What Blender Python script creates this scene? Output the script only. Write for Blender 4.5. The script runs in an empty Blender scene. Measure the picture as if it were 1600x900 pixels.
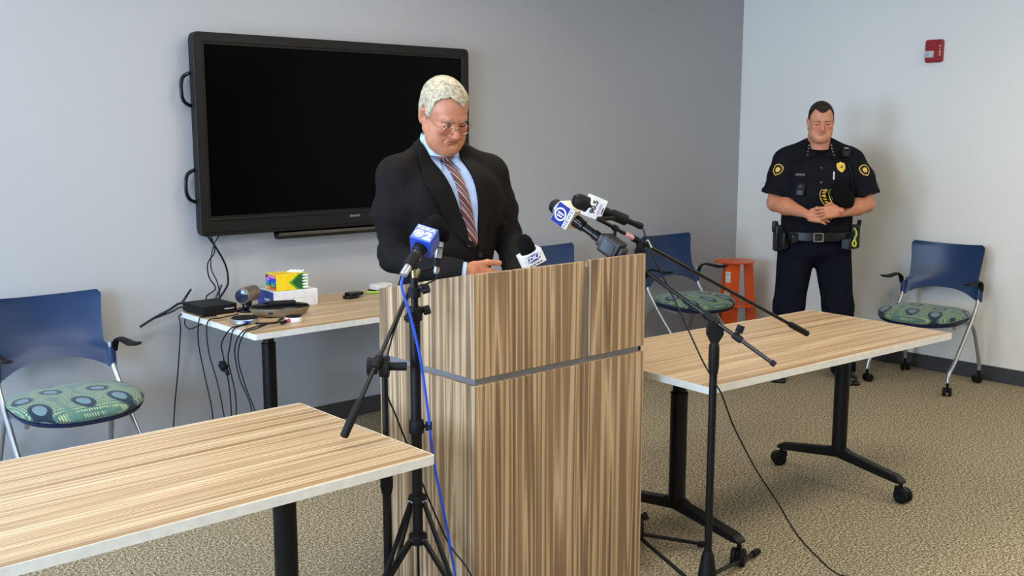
import bpy, math, random
import numpy as np
from mathutils import Vector, Matrix, Euler
from mathutils.bvhtree import BVHTree
random.seed(7)
rng = np.random.default_rng(5)
SC = bpy.context.scene
COL = SC.collection
PI = math.pi

# ------------------------------------------------------------------ camera
cam_d = bpy.data.cameras.new('camera')
cam = bpy.data.objects.new('camera', cam_d)
COL.objects.link(cam)
cam.location = (0, 0, 1.63)
cam.rotation_euler = (math.radians(90 - 8.75), 0, math.radians(-41.5))
cam_d.sensor_width = 36
cam_d.lens = 36.0
cam_d.clip_start = 0.05
SC.camera = cam

# ------------------------------------------------------------------ world, exposure
SC.view_settings.view_transform = 'Standard'
SC.view_settings.look = 'None'
SC.view_settings.gamma = 1
SC.view_settings.use_curve_mapping = False
SC.view_settings.exposure = 0.07
world = bpy.data.worlds.new('world')
SC.world = world
world.use_nodes = True
bg = world.node_tree.nodes['Background']
bg.inputs[0].default_value = (0.55, 0.72, 1.0, 1)
bg.inputs[1].default_value = 1.2

# ------------------------------------------------------------------ daylight through the left-hand windows
XL, XR, YB, YF, ZC = -2.6, 6.72, 4.90, -3.2, 2.95
def area(name, loc, rot, sx, sy, power, color):
    l = bpy.data.lights.new(name, 'AREA')
    l.shape = 'RECTANGLE'; l.size = sx; l.size_y = sy; l.energy = power; l.color = color
    o = bpy.data.objects.new(name, l); COL.objects.link(o)
    o.location = loc; o.rotation_euler = rot
    return o
WINDOWS = [(0.3, 1.9), (2.6, 4.2)]           # y ranges of the two windows in the left wall
WZ = (0.75, 2.45)
WINDOW_POWER = 215
for i, (y0, y1) in enumerate(WINDOWS):
    area('window_daylight', (XL - 0.16, (y0 + y1) / 2, sum(WZ) / 2), (0, -PI / 2, 0), WZ[1] - WZ[0], y1 - y0,
         WINDOW_POWER, (0.48, 0.69, 1.0))
CEILING_STRENGTH = 11.5
CEILING_COLOR = (1.0, 0.905, 0.75, 1)

# ------------------------------------------------------------------ mesh helpers
def rotm(rx=0, ry=0, rz=0):
    return Euler((rx, ry, rz), 'XYZ').to_matrix()

def frame_from_z(z):
    z = Vector(z).normalized()
    a = Vector((0, 0, 1)) if abs(z.z) < 0.95 else Vector((1, 0, 0))
    x = a.cross(z).normalized()
    y = z.cross(x)
    return Matrix((x, y, z)).transposed()

def catmull(P, n=6):
    P = [Vector(p) for p in P]
    if len(P) < 3: return P
    Q = [P[0] * 2 - P[1]] + P + [P[-1] * 2 - P[-2]]
    out = []
    for i in range(1, len(Q) - 2):
        a, b, c, d = Q[i - 1], Q[i], Q[i + 1], Q[i + 2]
        for k in range(n):
            t = k / n
            out.append(0.5 * ((2 * b) + (c - a) * t + (2 * a - 5 * b + 4 * c - d) * t * t + (3 * b - a - 3 * c + d) * t ** 3))
    out.append(P[-1])
    return out

class MB:
    def __init__(s): s.v = []; s.f = []; s.m = []
    def add(s, V, F, mat=0):
        o = len(s.v); s.v += [tuple(p) for p in V]
        for f in F: s.f.append(tuple(i + o for i in f)); s.m.append(mat)
        return s
    def box(s, c, d, R=None, mat=0):
        c = Vector(c); V = []
        for x in (-.5, .5):
            for y in (-.5, .5):
                for z in (-.5, .5):
                    p = Vector((x * d[0], y * d[1], z * d[2]))
                    if R is not None: p = R @ p
                    V.append(c + p)
        return s.add(V, [(0, 1, 3, 2), (4, 6, 7, 5), (0, 4, 5, 1), (2, 3, 7, 6), (0, 2, 6, 4), (1, 5, 7, 3)], mat)
    def tube(s, P, r, n=10, smooth=0, mat=0, cap=True, flat=1.0, up=None):
        if smooth: 
            if isinstance(r, (list, tuple)):
                rr = []; m = len(P) - 1
                P2 = catmull(P, smooth)
                for i in range(len(P2)):
                    t = i / smooth; k = min(int(t), m - 1); u = t - k
                    rr.append(r[k] * (1 - u) + r[k + 1] * u)
                P, r = P2, rr
            else: P = catmull(P, smooth)
        P = [Vector(p) for p in P]
        if not isinstance(r, (list, tuple)): r = [r] * len(P)
        T = []
        for i in range(len(P)):
            a = P[max(i - 1, 0)]; b = P[min(i + 1, len(P) - 1)]
            T.append((b - a).normalized())
        R = frame_from_z(T[0]); x = R.col[0].copy()
        if up is not None: x = Vector(up) - T[0] * Vector(up).dot(T[0]); x.normalize()
        V = []
        for i, p in enumerate(P):
            x = (x - T[i] * x.dot(T[i])).normalized(); y = T[i].cross(x)
            for k in range(n):
                a = 2 * PI * k / n
                V.append(p + x * (math.cos(a) * r[i] * flat) + y * (math.sin(a) * r[i]))
        F = []
        for i in range(len(P) - 1):
            for k in range(n):
                k2 = (k + 1) % n
                F.append((i * n + k, i * n + k2, (i + 1) * n + k2, (i + 1) * n + k))
        if cap:
            F.append(tuple(range(n - 1, -1, -1))); F.append(tuple(range((len(P) - 1) * n, len(P) * n)))
        return s.add(V, F, mat)
    def cyl(s, a, b, r, r2=None, n=20, mat=0):
        return s.tube([a, b], [r, r if r2 is None else r2], n, mat=mat)
    def lathe(s, prof, c=(0, 0, 0), R=None, n=24, mat=0, sc=(1, 1)):
        V = []; c = Vector(c)
        for (r, z) in prof:
            for k in range(n):
                a = 2 * PI * k / n
                p = Vector((math.cos(a) * r * sc[0], math.sin(a) * r * sc[1], z))
                if R is not None: p = R @ p
                V.append(c + p)
        F = []
        for i in range(len(prof) - 1):
            for k in range(n):
                k2 = (k + 1) % n
                F.append((i * n + k, i * n + k2, (i + 1) * n + k2, (i + 1) * n + k))
        if prof[0][0] > 1e-6: F.append(tuple(range(n - 1, -1, -1)))
        if prof[-1][0] > 1e-6: F.append(tuple(range((len(prof) - 1) * n, len(prof) * n)))
        return s.add(V, F, mat)
    def prism(s, poly, lo, hi, plane='xy', mat=0, M=None):
        n = len(poly); V = []
        for h in (lo, hi):
            for (a, b) in poly:
                p = {'xy': (a, b, h), 'xz': (a, h, b), 'yz': (h, a, b)}[plane]
                V.append(M @ Vector(p) if M is not None else p)
        F = [tuple(range(n - 1, -1, -1)), tuple(range(n, 2 * n))]
        for k in range(n): F.append((k, (k + 1) % n, n + (k + 1) % n, n + k))
        return s.add(V, F, mat)
    def grid(s, fn, nu, nv, th=None, mat=0):
        """fn(u,v)->(point, normal); closed slab of thickness th behind it"""
        A = []; B = []
        for j in range(nv + 1):
            for i in range(nu + 1):
                p, nn = fn(i / nu, j / nv)
                p = Vector(p); A.append(p)
                if th: B.append(p - Vector(nn) * (th if not callable(th) else th(i / nu, j / nv)))
        w = nu + 1; F = []
        for j in range(nv):
            for i in range(nu):
                a = j * w + i; F.append((a, a + 1, a + w + 1, a + w))
        if th:
            o = len(A)
            F += [tuple(o + q for q in reversed(f)) for f in F[:]]
            for i in range(nu):
                F.append((i + 1, i, o + i, o + i + 1)); b = nv * w + i; F.append((b, b + 1, o + b + 1, o + b))
            for j in range(nv):
                a = j * w; F.append((a, a + w, o + a + w, o + a)); b = j * w + nu; F.append((b + w, b, o + b, o + b + w))
        return s.add(A + B, F, mat)
    def build(s, name, mats, parent=None, ang=35, bevel=0, seg=2, fixn=True, weld=False):
        me = bpy.data.meshes.new(name); me.from_pydata(s.v, [], s.f)
        if not isinstance(mats, (list, tuple)): mats = [mats]
        for m in mats: me.materials.append(m)
        me.polygons.foreach_set('material_index', s.m)
        import bmesh
        if fixn or weld:
            bm = bmesh.new(); bm.from_mesh(me)
            if weld: bmesh.ops.remove_doubles(bm, verts=bm.verts, dist=1e-5)
            if fixn: bmesh.ops.recalc_face_normals(bm, faces=bm.faces)
            bm.to_mesh(me); bm.free()
        me.polygons.foreach_set('use_smooth', [True] * len(me.polygons))
        me.set_sharp_from_angle(angle=math.radians(ang))
        o = bpy.data.objects.new(name, me); COL.objects.link(o)
        if parent is not None: o.parent = parent
        if bevel:
            b = o.modifiers.new('bevel', 'BEVEL'); b.width = bevel; b.segments = seg; b.limit_method = 'ANGLE'
            b.angle_limit = math.radians(40); b.harden_normals = False
        return o

def rrect(w, h, r, n=5, cx=0, cy=0):
    P = []
    for (sx, sy, a0) in ((1, -1, -PI / 2), (1, 1, 0), (-1, 1, PI / 2), (-1, -1, PI)):
        for k in range(n + 1):
            a = a0 + PI / 2 * k / n
            P.append((cx + sx * (w / 2 - r) + r * math.cos(a), cy + sy * (h / 2 - r) + r * math.sin(a)))
    return P

def thing(name, label, cat, loc=(0, 0, 0), rz=0, group=None, rot=None):
    o = bpy.data.objects.new(name, None); COL.objects.link(o)
    o.location = loc; o.rotation_euler = rot if rot else (0, 0, rz); o.empty_display_size = .1
    o['label'] = label; o['category'] = cat
    if group: o['group'] = group
    return o
def tag(o, label, cat, group=None):
    o['label'] = label; o['category'] = cat
    if group: o['group'] = group
    return o
def structure(o): o['kind'] = 'structure'; return o
def kids(o): return [c for c in COL.objects if c.parent == o]
def copy_tree(o, parent=None):
    c = o.copy(); COL.objects.link(c); c.parent = parent
    for ch in kids(o): copy_tree(ch, c)
    return c
def text_mesh(name, txt, size, mat, parent, M, ext=0.0006, bold=0.0, spacing=1.0, align='CENTER', sx=1.0):
    cu = bpy.data.curves.new(name, 'FONT'); cu.body = txt; cu.size = size; cu.extrude = ext; cu.offset = bold
    cu.align_x = align; cu.align_y = 'CENTER'; cu.space_character = spacing; cu.resolution_u = 3
    t = bpy.data.objects.new('tmp', cu); COL.objects.link(t)
    bpy.context.view_layer.update()
    me = bpy.data.meshes.new_from_object(t)
    bpy.data.objects.remove(t)
    S = Matrix.Diagonal((sx, 1, 1, 1))
    me.transform(M @ S); me.name = name
    me.materials.clear(); me.materials.append(mat)
    o = bpy.data.objects.new(name, me); COL.objects.link(o)
    if parent is not None: o.parent = parent
    return o
def basis(o, x, y, z):
    M = Matrix.Identity(4)
    for i, c in enumerate((x, y, z)):
        for k in range(3): M[k][i] = c[k]
    for k in range(3): M[k][3] = o[k]
    return M

# ------------------------------------------------------------------ materials
def lin(c):
    return tuple(((x / 255) / 12.92 if x / 255 <= .04045 else ((x / 255 + .055) / 1.055) ** 2.4) for x in c) + (1,)
class NT:
    def __init__(s, name):
        s.m = bpy.data.materials.new(name); s.m.use_nodes = True; s.t = s.m.node_tree
        s.b = s.t.nodes['Principled BSDF']
    def n(s, typ, **kw):
        nd = s.t.nodes.new(typ)
        for k, v in kw.items():
            if k.startswith('_'): setattr(nd, k[1:], v)
            else:
                key = int(k[1:]) if k[0] == 'i' and k[1:].isdigit() else k.replace('_', ' ')
                nd.inputs[key].default_value = v
        return nd
    def l(s, a, b): s.t.links.new(a, b)
    def coord(s, scale=(1, 1, 1), loc=(0, 0, 0), rot=(0, 0, 0), kind='Object'):
        tc = s.n('ShaderNodeTexCoord'); mp = s.n('ShaderNodeMapping')
        mp.inputs['Scale'].default_value = scale; mp.inputs['Location'].default_value = loc; mp.inputs['Rotation'].default_value = rot
        s.l(tc.outputs[kind], mp.inputs[0]); return mp.outputs[0]
    def noise(s, vec, scale, detail=3, rough=.5, dist=0):
        nd = s.n('ShaderNodeTexNoise', Scale=scale, Detail=detail, Roughness=rough, Distortion=dist)
        s.l(vec, nd.inputs['Vector']); return nd.outputs['Fac']
    def ramp(s, fac, stops, interp='LINEAR'):
        nd = s.n('ShaderNodeValToRGB'); cr = nd.color_ramp; cr.interpolation = interp
        while len(cr.elements) < len(stops): cr.elements.new(.5)
        for e, (p, c) in zip(cr.elements, stops):
            e.position = p; e.color = c if len(c) == 4 else (*c, 1)
        s.l(fac, nd.inputs[0]); return nd.outputs[0]
    def mix(s, fac, a, b, mode='MIX'):
        nd = s.n('ShaderNodeMix', _data_type='RGBA', _blend_type=mode)
        if hasattr(fac, 'links') or hasattr(fac, 'is_linked'): s.l(fac, nd.inputs[0])
        else: nd.inputs[0].default_value = fac
        for v, k in ((a, 6), (b, 7)):
            if hasattr(v, 'is_linked'): s.l(v, nd.inputs[k])
            else: nd.inputs[k].default_value = v
        return nd.outputs[2]
    def math(s, op, a, b=0, c=0):
        nd = s.n('ShaderNodeMath', _operation=op)
        for v, k in ((a, 0), (b, 1), (c, 2)):
            if hasattr(v, 'is_linked'): s.l(v, nd.inputs[k])
            else: nd.inputs[k].default_value = v
        return nd.outputs[0]
    def bump(s, h, strength=.3, dist=.002):
        nd = s.n('ShaderNodeBump', Strength=strength, Distance=dist); s.l(h, nd.inputs['Height']); s.l(nd.outputs[0], s.b.inputs['Normal'])
    def base(s, c):
        if hasattr(c, 'is_linked'): s.l(c, s.b.inputs['Base Color'])
        else: s.b.inputs['Base Color'].default_value = c
    def set(s, rough=.5, metal=0, spec=.5, coat=0, sheen=0):
        s.b.inputs['Roughness'].default_value = rough; s.b.inputs['Metallic'].default_value = metal
        s.b.inputs['Specular IOR Level'].default_value = spec; s.b.inputs['Coat Weight'].default_value = coat
        s.b.inputs['Sheen Weight'].default_value = sheen
        return s

def plain(name, rgb, rough=.5, metal=0, spec=.5, grain=0, gs=300, coat=0, vary=.06):
    a = NT(name); v = a.coord()
    f = a.noise(v, gs * .1, 2)
    c = lin(rgb); d = tuple(max(0, x * (1 - vary)) for x in c[:3]) + (1,); e = tuple(min(1, x * (1 + vary)) for x in c[:3]) + (1,)
    a.base(a.ramp(f, [(.3, d), (.7, e)]))
    a.set(rough, metal, spec, coat)
    if grain: a.bump(a.noise(v, gs, 2), grain, .001)
    return a.m

def paint(name, rgb, bump=.12):
    a = NT(name); v = a.coord()
    f = a.noise(v, .6, 3); c = lin(rgb)
    a.base(a.ramp(f, [(.3, tuple(x * .97 for x in c[:3]) + (1,)), (.7, tuple(min(1, x * 1.02) for x in c[:3]) + (1,))]))
    a.set(.62, 0, .35); a.bump(a.noise(v, 170, 2), bump, .002); return a.m

def wood(name, axis, light, mid, dark, contrast=1.0, fine=1.0, rough=.38, cross=1.0):
    """straight zebrano-like laminate; grain runs along axis"""
    a = NT(name)
    st = {'x': (.28, 26 * fine, 26 * fine), 'y': (26 * fine, .28, 26 * fine), 'z': (26 * fine, 26 * fine, .32)}[axis]
    v = a.coord(st)
    vb = a.coord({'x': (.25, 75, 75), 'y': (75, .25, 75), 'z': (75, 75, .3)}[axis])
    vc = a.coord({'x': (.25, 5, 5), 'y': (5, .25, 5), 'z': (5, 5, .2)}[axis])
    n1 = a.noise(v, 1.0 * cross, 1.5, .55, 0)
    n2 = a.noise(vb, 2.2, 3, .6)
    n3 = a.noise(vc, 1.2, 2, .5)
    w = a.math('ADD', a.math('MULTIPLY', n1, .80), a.math('ADD', a.math('MULTIPLY', n2, .10), a.math('MULTIPLY', n3, .10)))
    m2 = tuple((p + q) / 2 for p, q in zip(mid[:3], dark[:3])) + (1,)
    c1 = a.ramp(w, [(.33, dark), (.395, mid), (.425, light), (.45, mid), (.475, m2), (.50, mid), (.535, light), (.555, mid), (.59, dark), (.625, mid), (.645, light), (.68, m2)])
    pores = a.ramp(n2, [(.33, tuple(min(1, x * 1.5 + .15) for x in mid[:3]) + (1,)), (.45, (1, 1, 1, 1))])
    a.base(a.mix(.35 * contrast, c1, pores, 'MULTIPLY'))
    a.set(rough, 0, .45); a.bump(n2, .08, .001)
    return a.m

M = {}
M['wall_grey'] = paint('blue_grey_paint', (174, 175, 177))
M['wall_white'] = paint('white_paint', (233, 230, 221))
M['ceiling'] = paint('ceiling_tile', (228, 226, 220))
M['wall_rear'] = paint('beige_paint', (120, 112, 102))
M['base'] = plain('dark_rubber_baseboard', (58, 57, 58), .5, vary=.05)
M['table_wood'] = wood('light_zebrano_laminate', 'x', lin((214, 191, 154)), lin((184, 155, 118)), lin((146, 116, 82)), .9, fine=1.0)
M['lectern_wood'] = wood('zebrano_laminate_vertical', 'z', lin((200, 172, 134)), lin((150, 122, 90)), lin((106, 85, 64)), .8, fine=.62)
M['edge'] = plain('cream_edge_band', (222, 220, 212), .4)
M['black'] = plain('black_powder_coat', (11, 11, 12), .42, spec=.3, grain=.15, gs=900)
M['black_gloss'] = plain('black_gloss_plastic', (8, 8, 9), .25, spec=.35)
M['black_matte'] = plain('black_matte_plastic', (14, 14, 15), .6, spec=.25, grain=.2, gs=700)
M['rubber'] = plain('black_rubber', (10, 10, 11), .7, spec=.25)
M['silver'] = plain('silver_painted_tube', (176, 178, 182), .32, .75)
M['chrome'] = plain('bright_chrome', (215, 215, 215), .15, 1)
M['alu'] = plain('brushed_aluminium_reveal', (150, 152, 156), .38, .7)
M['plastic_blue'] = plain('navy_plastic', (33, 56, 92), .34, grain=.12, gs=1200)
M['plastic_blue_dark'] = plain('navy_seat_pan', (14, 34, 74), .5)
M['orange'] = plain('orange_powder_coat', (240, 92, 16), .35)
M['white_plastic'] = plain('white_plastic', (228, 228, 226), .4)
M['red_plastic'] = plain('red_plastic', (150, 16, 18), .35)
M['foam'] = plain('dark_foam', (15, 15, 15), .95, spec=.1, grain=1.0, gs=900)
M['cable'] = plain('black_cable', (11, 11, 12), .5, spec=.3)
M['cable_blue'] = plain('blue_cable', (30, 78, 205), .45)
M['grey_label'] = plain('pale_grey_print', (190, 190, 195), .5)
M['white_print'] = plain('white_print', (240, 240, 240), .5)
M['warm_metal'] = plain('champagne_metal', (150, 140, 122), .35, .7)
M['glass_clear'] = None

def carpet():
    a = NT('speckled_loop_carpet'); v = a.coord()
    n1 = a.noise(v, 210, 2, .6); n2 = a.noise(v, 95, 3, .7); n3 = a.noise(v, .8, 3)
    vo = a.n('ShaderNodeTexVoronoi', Scale=150.0); a.l(v, vo.inputs['Vector'])
    c = a.ramp(a.math('ADD', a.math('MULTIPLY', n1, .5), a.math('MULTIPLY', n2, .5)),
               [(.41, lin((66, 57, 42))), (.48, lin((130, 117, 92))), (.53, lin((172, 157, 126))), (.59, lin((228, 218, 190)))])
    c = a.mix(.25, c, a.ramp(vo.outputs['Distance'], [(0, (1, 1, 1, 1)), (.7, (.45, .42, .38, 1))]), 'MULTIPLY')
    c = a.mix(.3, c, a.ramp(n3, [(.35, (.86, .86, .86, 1)), (.65, (1, 1, 1, 1))]), 'MULTIPLY')
    a.base(c); a.set(.95, 0, .15)
    a.bump(a.math('ADD', n2, vo.outputs['Distance']), .5, .003)
    return a.m
M['carpet'] = carpet()

def seat_fabric():
    a = NT('teal_ring_patterned_fabric')
    v = a.coord((1, 1, 1), rot=(math.radians(35), math.radians(12), 0))
    big = a.n('ShaderNodeTexVoronoi', Scale=6.2, Randomness=.45, _voronoi_dimensions='2D'); a.l(v, big.inputs['Vector'])
    d = big.outputs['Distance']
    small = a.n('ShaderNodeTexVoronoi', Scale=95.0, Randomness=.15, _voronoi_dimensions='2D'); a.l(v, small.inputs['Vector'])
    dots = a.ramp(small.outputs['Distance'], [(.28, (1, 1, 1, 1)), (.36, (0, 0, 0, 1))])
    zone = a.ramp(d, [(.26, (0, 0, 0, 1)), (.29, (1, 1, 1, 1)), (.46, (1, 1, 1, 1)), (.58, (.1, .1, .1, 1))])
    fac = a.math('MULTIPLY', dots, zone)
    basec = a.ramp(d, [(0.0, lin((100, 128, 138))), (.15, lin((104, 132, 138))), (.165, lin((26, 38, 52))), (.25, lin((34, 50, 62))),
                       (.27, lin((70, 100, 98))), (.6, lin((84, 118, 108)))])
    a.base(a.mix(fac, basec, lin((164, 176, 124))))
    a.set(.85, 0, .2, 0, .2); a.bump(a.noise(v, 600, 2), .3, .001)
    return a.m
M['seat'] = seat_fabric()
# ================================================================== the room
def quad_box(name, lo, hi, mat, kind=True, bevel=0):
    c = [(a + b) / 2 for a, b in zip(lo, hi)]; d = [b - a for a, b in zip(lo, hi)]
    o = MB().box(c, d).build(name, mat, bevel=bevel)
    if kind: structure(o)
    return o
T = .12
quad_box('floor', (XL - T, YF - T, -.1), (XR + T, YB + T, 0), M['carpet'])
quad_box('ceiling', (XL - T, YF - T, ZC), (XR + T, YB + T, ZC + .1), M['ceiling'])
quad_box('wall_back', (XL - T, YB, 0), (XR + T, YB + T, ZC), M['wall_grey'])
quad_box('wall_right', (XR, YF - T, 0), (XR + T, YB, ZC), M['wall_white'])
quad_box('wall_front', (XL - T, YF - T, 0), (XR, YF, ZC), M['wall_rear'])
# left wall with two window openings
mb = MB()
ys = [YF, WINDOWS[0][0], WINDOWS[0][1], WINDOWS[1][0], WINDOWS[1][1], YB]
for i in range(5):
    y0, y1 = ys[i], ys[i + 1]
    if i in (1, 3):
        mb.box((XL - T / 2, (y0 + y1) / 2, WZ[0] / 2), (T, y1 - y0, WZ[0]))
        mb.box((XL - T / 2, (y0 + y1) / 2, (WZ[1] + ZC) / 2), (T, y1 - y0, ZC - WZ[1]))
    else: mb.box((XL - T / 2, (y0 + y1) / 2, ZC / 2), (T, y1 - y0, ZC))
structure(mb.build('wall_left', M['wall_white']))
for i, (y0, y1) in enumerate(WINDOWS):
    w = structure(bpy.data.objects.new('window_%d' % (i + 1), None)); COL.objects.link(w); w.location = (XL - T / 2, (y0 + y1) / 2, WZ[0])
    hw = (y1 - y0) / 2; hh = WZ[1] - WZ[0]
    f = MB()
    for (yy, zz, dy, dz) in ((-hw + .02, hh / 2, .04, hh), (hw - .02, hh / 2, .04, hh), (0, .02, 2 * hw, .04), (0, hh - .02, 2 * hw, .04), (0, hh / 2, .03, hh)):
        f.box((0, yy, zz), (.06, dy, dz))
    f.build('window_frame', M['edge'], w, bevel=.002)
quad_box('baseboard_back', (XL, YB - .012, 0), (XR, YB, .10), M['base'], bevel=.003)
quad_box('baseboard_right', (XR - .012, YF, 0), (XR, YB - .012, .10), M['base'], bevel=.003)

# lit ceiling panels
dm = NT('lit_diffuser'); dm.base((1, 1, 1, 1)); dm.b.inputs['Emission Color'].default_value = CEILING_COLOR
dm.b.inputs['Emission Strength'].default_value = CEILING_STRENGTH; dm = dm.m
proto = None
for (x, y, where) in ((1.0, -1.3, 'front left'), (3.2, -1.3, 'front middle'), (5.4, -1.3, 'front right'), (1.0, 1.1, 'left of the middle row'), (3.2, 1.1, 'middle of the room'), (5.4, 1.1, 'right of the middle row'), (1.0, 3.4, 'back left'), (3.0, 3.4, 'over the speaker')):
    if proto is None:
        t = thing('ceiling_light', '', 'ceiling light', (x, y, ZC), group='ceiling light panels'); proto = t
        fr = MB()
        for (cx, cy, dx, dy) in ((-.61, 0, .03, .64), (.61, 0, .03, .64), (0, .305, 1.25, .03), (0, -.305, 1.25, .03)): fr.box((cx, cy, -.012), (dx, dy, .02))
        fr.build('frame', M['edge'], t, bevel=.002)
        MB().box((0, 0, -.008), (1.2, .59, .008)).build('diffuser', dm, t)
    else:
        t = copy_tree(proto); t.location = (x, y, ZC)
    t['label'] = 'flat lit ceiling panel, the one at the ' + where if 'over' not in where else 'flat lit ceiling panel ' + where

# wall devices on the right wall
t = thing('fire_alarm_strobe', 'red wall fire alarm strobe high on the white wall', 'fire alarm', (XR, 3.35, 2.15), -PI / 2)
MB().prism(rrect(.118, .148, .016), -.03, 0, 'xz').build('housing', M['red_plastic'], t, bevel=.004)
MB().prism(rrect(.062, .044, .006, cx=-.022, cy=-.022), -.052, -.03, 'xz').build('lens', plain('clear_strobe_lens', (206, 206, 210), .12, .3), t, bevel=.004)
MB().box((-.03, -.0545, -.022), (.02, .005, .022)).build('flash_tube', M['chrome'], t)
for i, ch in enumerate('FIRE'):
    text_mesh('letter', ch, .017, M['white_print'], t, basis((.045, -.0305, .03 - i * .019), (1, 0, 0), (0, 0, 1), (0, -1, 0)), bold=.0004)
t = thing('power_outlet', 'white duplex power outlet low on the white wall beside the chair', 'outlet', (XR, 3.565, .475), -PI / 2)
MB().prism(rrect(.074, .118, .006), -.006, 0, 'xz').build('cover_plate', M['white_plastic'], t, bevel=.0015)
for s in (-1, 1):
    r = MB().prism(rrect(.034, .030, .010, cy=s * .021), -.009, -.006, 'xz').build('receptacle', M['white_plastic'], t)
    k = MB()
    for dx, h in ((-.007, .009), (.007, .007)): k.box((dx, -.0092, s * .021 + .003), (.0022, .001, h))
    k.cyl((0, -.0088, s * .021 - .008), (0, -.0097, s * .021 - .008), .0024, n=10)
    k.build('slot', M['rubber'], r)
MB().cyl((0, -.006, 0), (0, -.0075, 0), .003, n=10).build('screw', M['alu'], t)
# ================================================================== training tables
def caster(parent, x, y, ang, r=.037, h=None, stem=.05):
    c = MB()
    R = rotm(0, 0, ang); o = Vector((x, y, 0)); tr = r * .35
    for s in (-1, 1):
        a = o + R @ Vector((s * .008, tr, r)); b = o + R @ Vector((s * .026, tr, r))
        c.lathe([(0, 0), (r * .6, 0), (r * .72, .002), (r * .95, .002), (r, .005), (r, .015), (r * .93, .018), (r * .5, .018), (r * .4, .014), (0, .014)], a, (frame_from_z(b - a)), 22)
    w = c.build('caster', M['rubber'], parent)
    f = MB()
    f.prism([(-r * .7 + tr, r * .9), (r * .8 + tr, r * .9), (r * .75 + tr, r * 1.7), (0 + tr, r * 2.1), (-r * .75, r * 2.05), (-r * .85, r * 1.4)], -.0075, .0075, 'yz', M=(Matrix.Translation(o) @ R.to_4x4()))
    f.cyl(o + Vector((0, 0, r * 1.9)), o + Vector((0, 0, r * 1.9 + stem)), .009, n=12)
    f.build('caster_fork', M['black_gloss'], w)
    return w
def training_table(label, x0, x1, y0, y1, z=.74, group='training tables', inset=.27, rz=0):
    cx, cy = (x0 + x1) / 2, (y0 + y1) / 2
    w, d = x1 - x0, y1 - y0
    t = thing('training_table', label, 'table', (cx, cy, 0), rz, group=group)
    th = .026
    MB().prism(rrect(w - .006, d - .006, .008), z - th + .001, z, 'xy').build('tabletop', M['table_wood'], t)
    e = MB()
    o_, i_ = rrect(w, d, .011), rrect(w - .006, d - .006, .008)
    n = len(o_); V = [(a, b, z - th) for a, b in o_] + [(a, b, z) for a, b in o_] + [(a, b, z) for a, b in i_] + [(a, b, z - th) for a, b in i_]
    F = []
    for k in range(n):
        k2 = (k + 1) % n
        for q in range(4): F.append((q * n + k, q * n + k2, ((q + 1) % 4) * n + k2, ((q + 1) % 4) * n + k))
    e.add(V, F).build('edge_band', M['edge'], t)
    for s in (-1, 1):
        lx = s * (w / 2 - inset)
        b = MB()
        b.box((lx, 0, z - th - .004), (.09, .42, .008))
        b.prism([(-.11, 0), (.11, 0), (.05, -.06), (-.05, -.06)], lx - .018, lx + .018, 'yz', M=Matrix.Translation((0, 0, z - th - .008)))
        b.build('mounting_bracket', M['black'], t, bevel=.002)
        c = MB()
        c.tube([(lx, 0, .16), (lx, 0, .60)], .034, 28)
        c.tube([(lx, 0, .60), (lx, 0, z - th - .02)], .027, 24)
        c.lathe([(.034, .598), (.0355, .600), (.0355, .606), (.028, .609)], (lx, 0, 0), n=28)
        c.build('leg', M['black'], t)
        f = MB(); hl = min(.34, d / 2 - .03)
        Pl = [(-hl, .098), (-hl + .03, .118), (-.06, .160), (-.038, .172), (.038, .172), (.06, .160), (hl - .03, .118), (hl, .098), (hl, .086), (hl - .04, .084), (0, .125), (-hl + .04, .084), (-hl, .086)]
        f.prism(Pl, lx - .022, lx + .022, 'yz')
        f.build('foot', M['black'], t, bevel=.008, seg=3)
        for q in (-1, 1): caster(t, lx, q * (hl - .015), (.4 if q > 0 else 2.6) + s * .5, .034, stem=.028)
    # hinge rail under the top
    MB().box((0, 0, z - th - .045), (w - 2 * inset - .06, .05, .03)).build('crossbar', M['black'], t, bevel=.003)
    return t
tabR = training_table('long light wood training table on casters right of the lectern', 3.653 - .798, 3.653 + .798, 2.478 - .378, 2.478 + .378, inset=.255, rz=math.radians(-4))
tabL = training_table('light wood training table at the front left, nearest the camera', .05, 1.655, 2.19, 2.93)
tabB = training_table('wood training table against the grey wall, under the display', 2.085, 3.69, 4.065, 4.845)

# ================================================================== lectern
LX, LY = 2.325, 2.36
LW, LD = .78, .51
t = lect = thing('lectern', 'tall striped wood lectern with metal reveals, the speaker standing behind it', 'lectern', (LX, LY, 0))
zs, zt = .876, 1.20
gap = .022; slope = (1.205 - 1.10) / LD
xs = .1 # vertical split position
g = M['lectern_wood']
x0, x1 = -LW / 2, LW / 2
# lower carcass
MB().box((0, .009, (.006 + zs - gap) / 2), (LW, .018, zs - gap - .006)).build('front_panel', g, lect, bevel=.0012)
for s, nm in ((-1, 'side_panel'), (1, 'side_panel')):
    MB().box((s * (LW / 2 - .009), LD / 2 + .009, (.006 + zs - gap) / 2), (.018, LD - .018, zs - gap - .006)).build(nm, g, lect, bevel=.0012)
MB().box((0, LD / 2 + .01, .015), (LW - .06, LD - .06, .03)).build('plinth', M['black'], lect)
MB().box((0, LD / 2, .30), (LW - .036, LD - .04, .018)).build('shelf', g, lect)
MB().box((0, LD / 2, .58), (LW - .036, LD - .04, .018)).build('shelf', g, lect)
# recessed metal reveal
MB().box((0, LD / 2 + .005, zs - gap / 2), (LW - .028, LD - .02, gap + .02)).build('metal_reveal', M['alu'], lect)
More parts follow.
